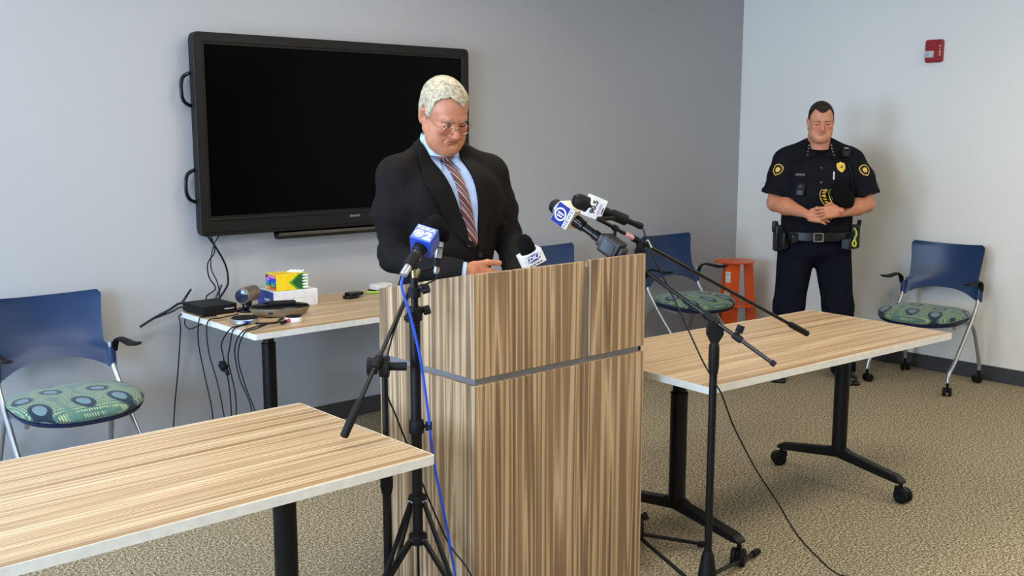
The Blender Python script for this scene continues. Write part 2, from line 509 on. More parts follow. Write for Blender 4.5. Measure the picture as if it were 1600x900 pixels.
# upper front in two panels
a = xs - .012; b = xs + .012
MB().box(((x0 + a) / 2, .009, (zs + zt) / 2), (a - x0, .018, zt - zs)).build('upper_front_panel', g, lect, bevel=.0012)
MB().box(((x1 + b) / 2, .009, (zs + zt + .003) / 2), (x1 - b, .018, zt + .003 - zs)).build('upper_front_panel', g, lect, bevel=.0012)
MB().box((xs, .015, (zs + zt - .02) / 2), (.0235, .012, zt - .02 - zs)).build('vertical_reveal', M['alu'], lect)
for s in (-1, 1):
    X = s * (LW / 2 - .009)
    MB().prism([(.018, zs), (LD, zs), (LD, zt - .10), (.018, zt)], X - .009, X + .009, 'yz').build('upper_side_panel', g, lect, bevel=.0012)
# sloping reading top, recessed below the panels
MB().prism([(.02, zt - .055), (LD - .01, zt - .15), (LD - .01, zt - .17), (.02, zt - .075)], -LW / 2 + .018, LW / 2 - .018, 'yz').build('reading_top', M['table_wood'], lect)
MB().box((0, LD - .01, zt - .10 - .1), (LW - .036, .018, .14)).build('rear_rail', g, lect)

# ================================================================== nesting chairs
def make_chair():
    t = thing('nesting_chair', '', 'chair')
    hw = .245
    # back shell
    def wid(v): 
        if v < .20: return .262
        if v < .30: return .262 - (v - .20) / .10 * .034
        return .228 + .018 * ((v - .3) / .7) ** 1.5
    def shell(u, v):
        s = 2 * u - 1
        zz = .555 + .335 * v
        arch = .055 * (1 - min(1, abs(s) / .86) ** 2.5) if v < .5 else 0
        if v < .25: zz += arch * (1 - v / .25 * .55)
        elif v < .5: zz += arch * .45 * (1 - (v - .25) / .25)
        w = wid(v)
        # top corners rounded
        if v > .9: w -= .022 * ((v - .9) / .1) ** 3
        zz += .012 * abs(s) ** 2 * v
        x = s * w
        y = .215 - .055 * (s * s) + .085 * v + .02 * math.sin(v * PI)
        return (x, y, zz), (0, -1, 0)
    mb = MB(); mb.grid(lambda u, v: shell(u, v), 28, 22, .007)
    sh = mb.build('backrest', M['plastic_blue'], t, ang=50, bevel=0)
    for s in (-1, 1):
        f = MB()
        # long tube: backrest -> front caster
        f.tube([(s * .25, .185, .66), (s * .252, .178, .57), (s * .254, .14, .50), (s * .257, .02, .36), (s * .262, -.14, .20), (s * .265, -.215, .145), (s * .266, -.235, .085)], .0125, 14, smooth=5)
        f.build('front_leg', M['silver'], t)
        f = MB()
        f.tube([(s * .225, -.10, .405), (s * .228, .05, .415), (s * .232, .13, .405), (s * .238, .18, .35), (s * .248, .245, .18), (s * .25, .262, .12), (s * .25, .264, .085)], .0125, 14, smooth=5)
        f.build('rear_leg', M['silver'], t)
        caster(t, s * .266, -.235, .5 * s, .027, stem=.03)
        caster(t, s * .25, .264, 2.4 * s, .027, stem=.03)
        # arm
        a = MB()
        a.tube([(s * .262, .175, .615), (s * .266, .16, .66), (s * .268, .12, .682), (s * .270, .06, .680), (s * .272, -.01, .676), (s * .274, -.065, .684), (s * .275, -.09, .688)],
               [.017, .018, .018, .0225, .027, .024, .010], 14, smooth=4, flat=.34, up=(0, .3, 1))
        a.build('armrest', M['black_matte'], t)
        # bracket sleeve of shell around tube
        MB().tube([(s * .252, .182, .545), (s * .2515, .186, .636)], .0205, 18).build('sleeve', M['plastic_blue'], t)
    f = MB(); f.tube([(-.235, .10, .41), (.235, .10, .41)], .011, 12); f.tube([(-.235, -.04, .408), (.235, -.04, .408)], .011, 12)
    f.build('seat_rail', M['silver'], t)
    # seat: superellipse cushion
    def outline(a, k=1.0):
        c, s_ = math.cos(a), math.sin(a)
        e = 2 / 2.7
        return (math.copysign(abs(c) ** e, c) * .268 * k * (1 - .05 * s_), math.copysign(abs(s_) ** e, s_) * .245 * k - .03)
    n = 44
    def rings(prof):
        V = []; F = []
        for (k, z, cr) in prof:
            for i in range(n):
                x, y = outline(2 * PI * i / n, k)
                zz = z + (-.016 * max(0, (-(y + .03) / .225)) ** 2 + .010 * (abs(x) / .245) ** 2) * cr
                V.append((x, y, zz))
        for j in range(len(prof) - 1):
            for i in range(n): i2 = (i + 1) % n; F.append((j * n + i, j * n + i2, (j + 1) * n + i2, (j + 1) * n + i))
        F.append(tuple(range(n - 1, -1, -1))); F.append(tuple(range((len(prof) - 1) * n, len(prof) * n)))
        return V, F
    V, F = rings([(.90, .440, .6), (.965, .445, 1), (1.0, .457, 1), (.995, .466, 1), (.965, .476, 1), (.90, .486, 1), (.78, .495, 1), (.6, .501, 1), (.35, .504, .8), (.12, .504, .5)])
    MB().add(V, F).build('seat', M['seat'], t, ang=80)
    V, F = rings([(.70, .410, .3), (.86, .414, .5), (.95, .426, 1), (.985, .442, 1), (.90, .446, 1)])
    MB().add(V, F).build('seat_pan', M['plastic_blue_dark'], t, ang=80)
    return t
ch0 = make_chair()
G = 'blue nesting chairs'
chairs = [(1.45, 4.55, .02, 'blue shell chair with ring-patterned seat at the far left, behind the front table'),
          (4.50, 4.50, .0, 'blue chair mostly hidden behind the lectern, only its backrest top showing'),
          (5.60, 4.45, -.08, 'blue chair beside the orange side table, half behind the microphone booms'),
          (6.335, 3.11, -PI / 2 + .03, 'blue nesting chair with casters standing against the white wall at right')]
for i, (x, y, a, lb) in enumerate(chairs):
    c = ch0 if i == 0 else copy_tree(ch0)
    c.location = (x, y, 0); c.rotation_euler = (0, 0, a); c['label'] = lb; c['group'] = G

# ================================================================== orange side table with power outlets
t = thing('side_table', 'orange metal side table with power sockets in the room corner', 'side table', (6.34, 4.62, 0), math.radians(-48))
def reuleaux(r, n=14, k=.86):
    P = []
    for i in range(3 * n):
        a = 2 * PI * i / (3 * n); P.append((math.cos(a) * r * (1 - .085 * math.cos(3 * a)), math.sin(a) * r * (1 - .085 * math.cos(3 * a))))
    return P
MB().prism(reuleaux(.150), .650, .662).build('top', M['orange'], t, bevel=.003)
MB().prism(reuleaux(.168), .325, .335).build('shelf', M['orange'], t, bevel=.003)
VW = math.radians(6.5)
for k, (ang, face, hwid, z0) in enumerate(((math.radians(236), math.radians(222), .050, 0), (math.radians(-8), math.radians(-62), .046, 0), (math.radians(128), math.radians(128), .034, 0))):
    ang += VW; face += VW
    ra = Vector((math.cos(ang), math.sin(ang), 0)); fn_ = Vector((math.cos(face), math.sin(face), 0)); tn = Vector((-fn_.y, fn_.x, 0))
    V = []
    for (r, w, z) in ((.095, .90, .65), (.120, 1.0, .33), (.150, 1.1, .0)):
        c = ra * r
        for (s, d) in ((-1, 0), (1, 0), (1, -.010), (-1, -.010)): V.append(c + tn * s * w * hwid + fn_ * d + Vector((0, 0, z)))
    F = [(3, 2, 1, 0), (8, 9, 10, 11)]
    for j in range(2):
        for i in range(4): i2 = (i + 1) % 4; F.append((j * 4 + i, j * 4 + i2, j * 4 + 4 + i2, j * 4 + 4 + i))
    mb = MB().add(V, F)
    if k == 0:      # folded flange along one edge
        V = []
        fl2 = (tn * .35 - fn_ * 1.0).normalized()
        for (r, w, z) in ((.095, .90, .65), (.120, 1.0, .33), (.150, 1.1, .0)):
            e = ra * r + tn * w * hwid + Vector((0, 0, z))
            for (a_, d) in ((0, 0), (.040, 0), (.040, -.008), (0, -.008)): V.append(e + fl2 * a_ + tn * d)
        mb.add(V, F)
    lg = mb.build('leg', M['orange'], t, bevel=.0015)
    if k == 0:
        for (z, r) in ((.545, .1035), (.41, .1140)):
            p = ra * r + fn_ * .004 + tn * (-.012) + Vector((0, 0, z))
            Mq = basis(p, tn, (0, 0, 1), fn_)
            q = MB().prism(rrect(.044, .082, .006), 0, .005, 'xy', M=Mq).build('socket_plate', M['white_plastic'], lg, bevel=.001)
            m = MB()
            for yy in (-.018, .018):
                for xx in (-.007, .007): m.box(Mq @ Vector((xx, yy, .0052)), (.003, .010, .0012), Mq.to_3x3())
            m.build('socket_slot', M['rubber'], q)

# ================================================================== interactive wall display
TX0, TX1, TZ0, TZ1, TY = 2.195, 3.905, 1.107, 2.103, 4.80
t = disp = thing('wall_display', 'large black flat touchscreen display mounted on the grey wall behind the speaker', 'display', ((TX0 + TX1) / 2, TY, TZ0))
w, h = TX1 - TX0, TZ1 - TZ0
outer = rrect(w, h, .03, 6, 0, h / 2)
bz = .046; bzb = .088
def frame_mesh(outer, inner, y0, y1):
    n = len(outer); V = []
    for P, y in ((outer, y0), (inner, y0), (inner, y1), (outer, y1)): V += [(a, y, b) for a, b in P]
    F = []
    for q in range(4):
        for k in range(n): F.append((q * n + k, q * n + (k + 1) % n, ((q + 1) % 4) * n + (k + 1) % n, ((q + 1) % 4) * n + k))
    return MB().add(V, F)
inner = rrect(w - 2 * bz, h - bz - bzb, .003, 6, 0, bzb + (h - bz - bzb) / 2)
bezel_m = plain('display_bezel', (22, 21, 20), .45, spec=.25, grain=.1, gs=900)
frame_mesh(outer, inner, 0, .05).build('bezel', bezel_m, t, bevel=.003)
inner2 = rrect(w - 2 * bz - .022, h - bz - bzb - .022, .003, 6, 0, bzb + (h - bz - bzb) / 2)
frame_mesh(inner, inner2, .004, .02).build('inner_lip', M['black'], t)
scr = NT('dark_glass_screen'); scr.base((.0012, .0012, .0015, 1)); scr.set(.16, 0, .04)
scr.l(scr.ramp(scr.noise(scr.coord(), 1.5, 2), [(.3, (.14, .14, .14, 1)), (.7, (.18, .18, .18, 1))]), scr.b.inputs['Roughness'])
MB().box((0, .016, bzb + (h - bz - bzb) / 2), (w - 2 * bz - .01, .006, h - bz - bzb - .01)).build('screen', scr.m, t)
MB().prism(rrect(w - .03, h - .03, .02, 4, 0, h / 2), .045, .085, 'xz').build('rear_case', M['black_matte'], t)
MB().box((0, .012, .018), (w - .05, .03, .002)).build('seam', M['black_gloss'], t)
MB().box((0, -.001, bzb - .012), (w - 2 * bz, .003, .004)).build('lower_trim', M['black_gloss'], t)
text_mesh('logo', 'SHARP', .017, plain('dim_grey_print', (120, 120, 122), .5), t, basis((.04, -.0008, .058), (1, 0, 0), (0, 0, 1), (0, -1, 0)), bold=.0006, sx=1.3)
MB().prism([(0, 0), (.03, -.008), (.05, -.008), (.06, .006), (.06, -.016), (.045, -.036), (.012, -.036), (-.006, -.02)], -.44, .62, 'yz', M=Matrix.Translation((0, -.02, -.004))).build('pen_tray', M['black_gloss'], t, bevel=.003)
for z in (.72, .25):
    MB().tube([(-w / 2 + .015, .05, z + .085), (-w / 2 - .03, .05, z + .065), (-w / 2 - .045, .05, z + .03), (-w / 2 - .045, .05, z - .03), (-w / 2 - .028, .05, z - .065), (-w / 2 + .015, .05, z - .085)], .009, 10, smooth=3).build('handle', M['black_gloss'], t)
MB().box((0, .0925, h / 2), (.9, .015, .5)).build('wall_mount', M['black'], t)
# ================================================================== microphones, stands and their cables
def strap_knob(mb, c, d, r=.018, l=.03):
    d = Vector(d).normalized(); c = Vector(c)
    mb.cyl(c, c + d * l * .5, r * .45, n=12)
    P = []
    Rm = frame_from_z(d)
    out = []
    for k in range(16):
        a = 2 * PI * k / 16; q = r * (1 + .12 * (1 if k % 2 else -1)); out.append((q * math.cos(a), q * math.sin(a)))
    mb.prism(out, l * .4, l, 'xy', M=Matrix.Translation(c) @ Rm.to_4x4())

# ---- stand A: tall tripod stand in front of the lectern side
A = Vector((1.79, 2.465, 0))
t = thing('tripod_stand', 'black folding tripod stand with clamp knobs, holding the blue-cube microphone', 'stand', A)
m = MB(); m.tube([(0, 0, .355), (0, 0, 1.10)], .0165, 20); m.tube([(0, 0, .12), (0, 0, .36)], .004, 8); m.tube([(0, 0, .12), (0, 0, .16)], .006, 8); m.build('lower_tube', M['black'], t)
m = MB(); m.tube([(0, 0, 1.05), (0, 0, 1.195)], .0115, 16); m.build('upper_tube', M['black'], t)
MB().cyl((0, 0, 1.195), (0, 0, 1.222), .008, n=14).build('brass_adapter', plain('brass', (196, 176, 132), .3, .9), t)
for z, dirs in ((.735, ((.8, -.6, 0),)), (1.085, ((.9, -.4, .25), (-.6, -.3, -.1))), (1.15, ((.5, -.8, .3),))):
    m = MB(); m.lathe([(.0175, -.022), (.0225, -.020), (.0235, 0), (.0225, .020), (.0175, .022)] if z < 1.14 else [(.0125, -.016), (.019, -.014), (.019, .014), (.0125, .016)], (0, 0, z), n=22)
    for d in dirs: strap_knob(m, Vector((0, 0, z)) + Vector(d).normalized() * .014, d, .013, .034)
    m.build('clamp_collar', M['black_matte'], t, bevel=.001)
for z in (.50, .375):
    m = MB(); m.lathe([(.017, -.016), (.028, -.014), (.030, 0), (.028, .014), (.017, .016)], (0, 0, z), n=24); m.build('hub', M['black_matte'], t)
cr = Vector((.749, -.663, 0)); cf = Vector((.663, .749, 0))
for dv in (Vector((.12, -1, 0)), Vector((-.92, -.12, 0)), Vector((.22, 1, 0))):
    dv = dv.normalized(); R = .42
    foot = dv * R + Vector((0, 0, .012)); top = dv * .028 + Vector((0, 0, .375))
    bt = dv * .028 + Vector((0, 0, .50)); jm = top.lerp(foot, .36)
    m = MB(); side = dv.cross(Vector((0, 0, 1)))
    for s in (0,): m.box((top + foot) / 2 + side * s * .006, (.0115, .015, (foot - top).length), frame_from_z(foot - top) if False else Matrix((side, (foot - top).normalized().cross(side), (foot - top).normalized())).transposed())
    g_ = m.build('leg', M['black'], t, bevel=.0008)
    m = MB()
    for s in (0,): m.box((bt + jm) / 2 + side * s * .010, (.0095, .013, (jm - bt).length), Matrix((side, (jm - bt).normalized().cross(side), (jm - bt).normalized())).transposed())
    m.build('brace', M['black'], t, bevel=.0008)
    m = MB()
    for p in (top, bt, jm): m.cyl(p - side * .009, p + side * .009, .0045, n=10)
    m.build('rivet', M['chrome'], g_)
    MB().tube([foot + Vector((0, 0, .03)) - dv * .02, foot + Vector((0, 0, .0))], [.011, .013], 12).build('rubber_foot', M['rubber'], g_)

# ---- stand B: boom stand behind the tripod
Bp = Vector((1.69, 2.484, 0))
t = thing('boom_stand', 'black boom microphone stand left of the lectern, its boom end hanging over the front table', 'stand', Bp)
m = MB(); m.tube([(0, 0, .05), (0, 0, .66)], .0135, 18); m.build('lower_tube', M['black'], t)
m = MB(); m.tube([(0, 0, .55), (0, 0, .92)], .0095, 16); m.build('upper_tube', M['black'], t)
m = MB(); m.lathe([(.010, .135), (.017, .125), (.0195, .10), (.0195, .0), (.015, -.02)], (0, 0, .56), n=22); m.build('grip_clutch', M['black_matte'], t)
E_ = Vector((1.50, 2.415, .772)) - Bp; T_ = Vector((1.845, 2.532, 1.187)) - Bp
bd = (T_ - E_).normalized()
m = MB(); m.tube([E_ + bd * .06, T_], .0065, 14); m.build('boom_arm', M['black_gloss'], t)
MB().tube([E_, E_ + bd * .004, E_ + bd * .10, E_ + bd * .12], [.010, .0125, .0125, .0085], 16).build('counterweight', M['black_matte'], t)
J = E_ + bd * ((-E_).dot(bd) + 0.0); J = E_ + bd * .245
hz = bd.cross(Vector((.663, .749, 0))).normalized(); ax = Vector((.749, -.663, 0))
m = MB()
c0 = Vector((0, 0, .935))
m.cyl(c0 - ax * .045, c0 + ax * .045, .0125, n=16)
m.cyl(c0 - ax * .050, c0 - ax * .022, .028, .024, n=20); m.cyl(c0 + ax * .036, c0 + ax * .066, .013, n=16)
m.cyl(c0 - ax * .014, c0 + ax * .014, .032, n=24)
m.tube([J - bd * .018, J + bd * .018], .013, 16); m.tube([c0, J], .010, 12)
m.build('pivot_clutch', M['black_matte'], t, bevel=.001)
for dv in (-cr * .6 - cf, cf, cr * .2 + cf * -.0 - cr * 1.2 + cf * .4):
    dv = dv.normalized()
for a_ in (1.05, 2.75, 4.75):
    dv = Vector((math.cos(a_), math.sin(a_), 0)) * (.30 if a_ != 1.05 else .18)
    lg = MB().tube([(0, 0, .075), dv + Vector((0, 0, .012))], .0075, 12).build('leg', M['black'], t)
    MB().tube([dv * .93 + Vector((0, 0, .017)), dv * 1.03 + Vector((0, 0, .0115))], .011, 12).build('rubber_foot', M['rubber'], lg)
MB().lathe([(.014, .02), (.022, .03), (.022, .10), (.014, .11)], (0, 0, 0), n=22).build('leg_hub', M['black_matte'], t)
MB().tube([T_ - bd * .01, T_ + Vector((.012, -.004, .02))], .007, 12).build('clip_stub', plain('dull_brass', (150, 140, 118), .35, .8), t)

# ---- a generic handheld microphone along a direction. local +z = towards the head
def mic_axes(tail, head):
    tail, head = Vector(tail), Vector(head); z = (head - tail).normalized(); return tail, z, (head - tail).length
def flag_frame(z, face):
    z = Vector(z).normalized(); f = Vector(face); f = (f - z * f.dot(z)).normalized(); return f.cross(z) * -1, f, z  # side, face normal, axis

# mic A: blue cube flag
CAMV = Vector((-.663, -.749, .18))
tail, z, L = mic_axes((1.738, 2.445, 1.212), (1.858, 2.44, 1.352))
z = (Vector((1.896, 2.500, 1.343)) - Vector(tail)).normalized()
t = thing('microphone', 'handheld microphone with dark foam head and blue cube flag numbered 2, on the tripod stand', 'microphone', tail)
Rz = frame_from_z(z)
MB().lathe([(.0085, 0), (.011, .003), (.0115, .03), (.0125, .034), (.0135, .036), (.0150, .12), (.0180, .145), (.0180, .155)], (0, 0, 0), Rz, 24).build('handle', plain('dark_grey_metal', (52, 50, 50), .3, .6), t)
MB().lathe([(.0094, -.004), (.012, -.002), (.0122, .024), (.0126, .034), (.0118, .036)], (0, 0, 0), Rz, 24).build('connector', M['silver'], t)
hd = MB().lathe([(.0, .168), (.026, .169), (.031, .176), (.0335, .188), (.0335, .206), (.031, .222), (.024, .236), (.013, .245), (0, .248)], (0, 0, 0), Rz, 28).build('foam_windscreen', M['foam'], t, ang=80)
side, fn, zz = flag_frame(z, (-.50, -.62, 1.0))
blue = plain('royal_blue_plastic', (28, 66, 170), .35); blue_light = plain('lavender_blue_print', (112, 130, 205), .4)
R3 = Matrix((side, fn, zz)).transposed()
cc = z * .142
hs = .0345
fl = MB().prism(rrect(2 * hs, 2 * hs, .003, 2), -.030, .030, 'xy', M=Matrix.Translation(cc) @ Matrix((side, fn, zz)).transposed().to_4x4()).build('flag_cube', blue, t, bevel=.001)
# printed face
MB().box(cc + fn * (hs + .0004), (2 * hs - .004, .0012, .054), R3).build('flag_face', blue_light, fl)
def face_M(c, fn, up):
    fn = Vector(fn).normalized(); up = (Vector(up) - fn * Vector(up).dot(fn)).normalized(); rt = up.cross(fn); return basis(c, rt, up, fn)
Mf = face_M(cc + fn * (hs + .0012), fn, zz)
text_mesh('lettering', 'KDKA', .0165, M['white_print'], fl, Mf @ Matrix.Translation((0, .0185, 0)), bold=.0004, sx=1.25)
text_mesh('numeral', '2', .038, M['white_print'], fl, Mf @ Matrix.Translation((.016, -.009, 0)), bold=.0018, sx=1.25)
def ring_disc(mb, M4, c, rx, ry, w, z0=0, n=28):
    V = []
    for k in range(n):
        a = 2 * PI * k / n; V.append(M4 @ Vector((c[0] + rx * math.cos(a), c[1] + ry * math.sin(a), z0))); V.append(M4 @ Vector((c[0] + (rx - w) * math.cos(a), c[1] + (ry - w) * math.sin(a), z0)))
    F = [(2 * k, 2 * ((k + 1) % n), 2 * ((k + 1) % n) + 1, 2 * k + 1) for k in range(n)]
    mb.add(V, F)
def disc(mb, M4, c, rx, ry, z0=0, n=28):
    V = [M4 @ Vector((c[0] + rx * math.cos(2 * PI * k / n), c[1] + ry * math.sin(2 * PI * k / n), z0)) for k in range(n)]; mb.add(V, [tuple(range(n))])
m = MB(); ring_disc(m, Mf, (-.014, -.006), .0155, .0145, .0042, .0006); disc(m, Mf, (-.014, -.006), .0085, .0075, .0006); m.build('eye_emblem', M['white_print'], fl, fixn=False)
m = MB(); ring_disc(m, Matrix.Translation(z * .1115) @ R3.to_4x4(), (0, 0), .0225, .0225, .008, 0); m.build('flag_hole', M['black'], fl, fixn=False)
MB().lathe([(.016, .092), (.0215, .098), (.0215, .114), (.018, .116)], (0, 0, 0), Rz, 24).build('collar_grommet', M['black_matte'], t)
# clip on top of the tripod
ctop = Vector((1.79, 2.465, 1.222)); mid = tail + z * .055
t = thing('microphone_clip', 'black microphone clip on top of the tripod stand', 'clip', ctop)
m = MB(); m.cyl((0, 0, 0), (0, 0, .022), .0115, n=16); rel = mid - ctop
m.box((0, 0, .030), (.016, .024, .024), Rz); m.tube([(0, 0, .026), rel - z * .0], [.009, .008], 12)
m.tube([rel - z * .022, rel + z * .022], .0185, 20)
m.build('clip_body', M['black_matte'], t, bevel=.001)
MB().cyl(Vector((0, 0, .028)) - ax * .018, Vector((0, 0, .028)) + ax * .020, .0055, n=12).build('pivot_screw', M['chrome'], t)
def cable(name, label, pts, r, mat, n=8, sm=8, cat='cable', group=None):
    o0 = Vector(pts[0]); q = [Vector(p) - o0 for p in pts]
    o = MB().tube(q, r, n, smooth=sm).build(name, mat); o.location = o0
    tag(o, label, cat, group); return o
cable('microphone_cable', 'bright blue cable hanging from the blue-cube microphone down the tripod stand',
      [(1.736, 2.446, 1.204), (1.732, 2.447, 1.17), (1.755, 2.436, 1.08), (1.785, 2.432, .95), (1.808, 2.432, .80), (1.835, 2.438, .62), (1.872, 2.425, .40), (1.893, 2.40, .20), (1.90, 2.37, .05), (1.915, 2.30, .006), (1.95, 2.20, .006)], .0042, M['cable_blue'])

# silver microphone behind the flag
tail = Vector((1.903, 2.505, 1.196)); head = Vector((1.932, 2.52, 1.300)); z = (head - tail).normalized(); Rz = frame_from_z(z)
t = thing('microphone', 'small silver-bodied microphone with black head, behind the blue-cube microphone', 'microphone', tail)
MB().lathe([(.006, -.004), (.0075, 0), (.0095, .004), (.0095, .030), (.0105, .032), (.012, .036), (.0115, .042), (.012, .074), (.013, .076), (.0125, .080), (.013, .098)], (0, 0, 0), Rz, 22).build('handle', M['silver'], t)
m = MB()
for s in (.035, .077): m.lathe([(.0125, s - .002), (.0135, s - .001), (.0135, s + .001), (.0125, s + .002)], (0, 0, 0), Rz, 22)
m.build('dark_band', M['black'], t)
MB().lathe([(.013, .095), (.024, .098), (.029, .115), (.028, .135), (.018, .150), (0, .155)], (0, 0, 0), Rz, 24).build('foam_windscreen', M['foam'], t, ang=80)
mid = tail + z * .03; ctop = Bp + T_ + Vector((.012, -.004, .02))
t = thing('microphone_clip', 'black clip joining the left boom arm to the silver microphone', 'clip', ctop)
MB().tube([(0, 0, -.004), (mid - ctop) * .6 + Vector((0, 0, -.01)), mid - ctop], [.006, .006, .006], 10, smooth=4).tube([mid - ctop - z * .014, mid - ctop + z * .014], .0125, 18).build('clip_body', M['black_matte'], t)
cable('microphone_cable', 'thin black cable looping from the silver microphone and sagging down past the left stands',
      [(1.9025, 2.5045, 1.192), (1.90, 2.50, 1.178), (1.87, 2.505, 1.165), (1.83, 2.52, 1.15), (1.77, 2.495, 1.10), (1.715, 2.487, 1.0), (1.70, 2.50, .878), (1.74, 2.495, .762), (1.80, 2.495, .617), (1.84, 2.467, .479), (1.88, 2.423, .344), (1.90, 2.349, .272), (1.91, 2.27, .15), (1.93, 2.20, .03), (1.96, 2.13, .005)], .0028, M['cable'])

# ---- stand C: boom stand with shock mount (front right)
Cp = Vector((2.800, 2.118, 0))
t = thing('boom_stand', 'black boom microphone stand right of the lectern, in front of the long table', 'stand', Cp)
MB().tube([(0, 0, .05), (0, 0, .83)], .0135, 18).build('lower_tube', M['black'], t)
MB().tube([(0, 0, .78), (0, 0, .94)], .0095, 16).build('upper_tube', M['black'], t)
MB().lathe([(.010, .915), (.0165, .905), (.0185, .89), (.0185, .825), (.0145, .80)], (0, 0, 0), n=22).build('grip_clutch', M['black_matte'], t)
MB().lathe([(.0155, .16), (.022, .14), (.030, .09), (.036, .05), (.036, .035), (.02, .03)], (0, 0, 0), n=26).build('leg_hub', M['black_matte'], t)
for p in ((3.24, 2.20), (2.78, 1.75), (2.52, 1.98)):
    dv = Vector((p[0] - Cp.x, p[1] - Cp.y, 0)); dv = dv.normalized() * min(dv.length, .42)
    lg = MB().tube([(0, 0, .06), dv + Vector((0, 0, .013))], .0075, 12).build('leg', M['black'], t)
    MB().tube([dv * .9 + Vector((0, 0, .018)), dv * 1.02 + Vector((0, 0, .0125))], .012, 12).build('rubber_foot', M['rubber'], lg)
S1 = Vector((2.690, 2.530, 1.229)) - Cp; pv = Vector((2.803, 2.118, .983)) - Cp
d1 = (pv - S1).normalized(); E1 = pv + d1 * .245
MB().tube([S1, E1], .0070, 14).build('boom_arm', M['black_gloss'], t)
MB().tube([E1 - d1 * .014, E1 + d1 * .002], .0098, 14).build('boom_end_cap', M['black_matte'], t)
m = MB()
m.prism([(-.010, -.05), (.010, -.05), (.030, -.015), (.030, .012), (.012, .035), (-.014, .035), (-.028, .010), (-.028, -.015)], -.010, .010, 'xz', M=Matrix.Translation((0, 0, .955)) @ rotm(0, 0, math.radians(-41.5)).to_4x4())
m.tube([pv - d1 * .05, pv + d1 * .012], .0125, 16)
m.build('pivot_clutch', M['black_matte'], t, bevel=.002)
m = MB(); m.tube([pv + d1 * .075, pv + d1 * .11], .0125, 16); strap_knob(m, pv + d1 * .09, Vector((.3, -.2, 1)), .012, .042); m.build('arm_collar', M['black_matte'], t, bevel=.001)

# shock mount / transmitter block and eleven news mic
h0 = Vector((2.630, 2.750, 1.362)); KM = 1.10
z = (h0 - (Cp + pv)).normalized(); Rz = frame_from_z(z)
tail = h0 - z * .278 * KM
t = thing('microphone', 'black reporter microphone on the front boom, with a blue square flag numbered 11', 'microphone', tail)
t.scale = (KM, KM, KM)
MB().lathe([(.012, .06), (.0165, .065), (.0175, .085), (.014, .09), (.0145, .13), (.019, .135), (.019, .15), (.0215, .155), (.0215, .20)], (0, 0, 0), Rz, 24).build('handle', M['black_gloss'], t)
MB().lathe([(.020, .222), (.0235, .226), (.0255, .238), (.0255, .262), (.022, .272), (.012, .279), (0, .281)], (0, 0, 0), Rz, 26).build('grille_head', M['black_matte'], t)
MB().lathe([(.0256, .244), (.0262, .246), (.0262, .250), (.0256, .252)], (0, 0, 0), Rz, 26).build('head_band', M['alu'], t)
side, fn, zz = flag_frame(z, (-.50, -.72, -.30))
R3 = Matrix((side, fn, zz)).transposed(); cc = z * .205; hs = .036
flc = plain('white_flag_plastic', (228, 222, 206), .4)
fl = MB().prism(rrect(2 * hs, 2 * hs, .003, 2), -.034, .034, 'xy', M=Matrix.Translation(cc) @ R3.to_4x4()).build('flag_cube', flc, t, bevel=.001)
# logo face: blue with circled 11, NEWS strip at the bottom (towards the handle)
MB().box(cc + fn * (hs + .0003) + zz * .009, (2 * hs - .003, .001, .047), R3).build('flag_face', plain('deep_blue_print', (26, 40, 140), .55, spec=.2), fl)
upv = zz
Mf = face_M(cc + fn * (hs + .0010), fn, upv)
m = MB(); ring_disc(m, Mf, (0, .009), .0225, .0225, .0052, .0004)
for x0, x1, y0, y1 in ((-.0085, -.0040, -.010, .011), (.0010, .0058, -.012, .0115)):
    m.add([Mf @ Vector((a, b + .009, .0005)) for a, b in ((x0, y0), (x1, y0), (x1, y1), (x0, y1))], [(0, 1, 2, 3)])
m.add([Mf @ Vector((a, b + .009, .0005)) for a, b in ((-.0125, .005), (-.0085, .005), (-.0040, .0110), (-.0055, .0110))], [(0, 1, 2, 3)])
m.add([Mf @ Vector((a, b + .009, .0005)) for a, b in ((-.0025, .005), (.0010, .005), (.0045, .0115), (.003, .0115))], [(0, 1, 2, 3)])
m.build('eleven_emblem', plain('cream_print', (240, 232, 205), .4), fl, fixn=False)
text_mesh('lettering', 'NEWS', .0165, plain('steel_blue_print', (92, 122, 168), .4), fl, Mf @ Matrix.Translation((0, -.0245, 0)), bold=.0004, sx=1.25, spacing=1.15)
# shock block: a transmitter clamp
blk = thing('microphone_transmitter', 'chunky dark plug-on transmitter block on the front boom arm above the lectern', 'transmitter', h0 - z * .222 * KM)
blk.scale = (KM, KM, KM)
m = MB(); Rb = Matrix((side, fn, zz)).transposed().to_4x4()
m.prism(rrect(.064, .058, .010, 3), -.078, -.010, 'xy', M=Rb)
m.prism(rrect(.044, .040, .008, 3), -.010, .006, 'xy', M=Rb)
m.prism(rrect(.044, .040, .008, 3), -.094, -.078, 'xy', M=Rb)
b_ = m.build('transmitter_body', plain('charcoal_plastic', (40, 40, 42), .45, grain=.2, gs=800), blk, bevel=.003)
MB().lathe([(.0125, .0), (.0125, .018), (.016, .022), (.016, .034), (.0125, .038)], (0, 0, 0), Rz, 22).build('barrel', M['black_gloss'], blk)
MB().box(fn * .0295 - zz * .044, (.040, .003, .048), R3).build('side_plate', M['black_gloss'], b_, bevel=.001)
MB().cyl(-zz * .055 - side * .0 - fn * -.02 - Vector((0, 0, .040)), -zz * .055 - Vector((0, 0, .040)) - fn * .025, .019, n=20).build('clamp_wheel', M['black_matte'], blk, bevel=.001)

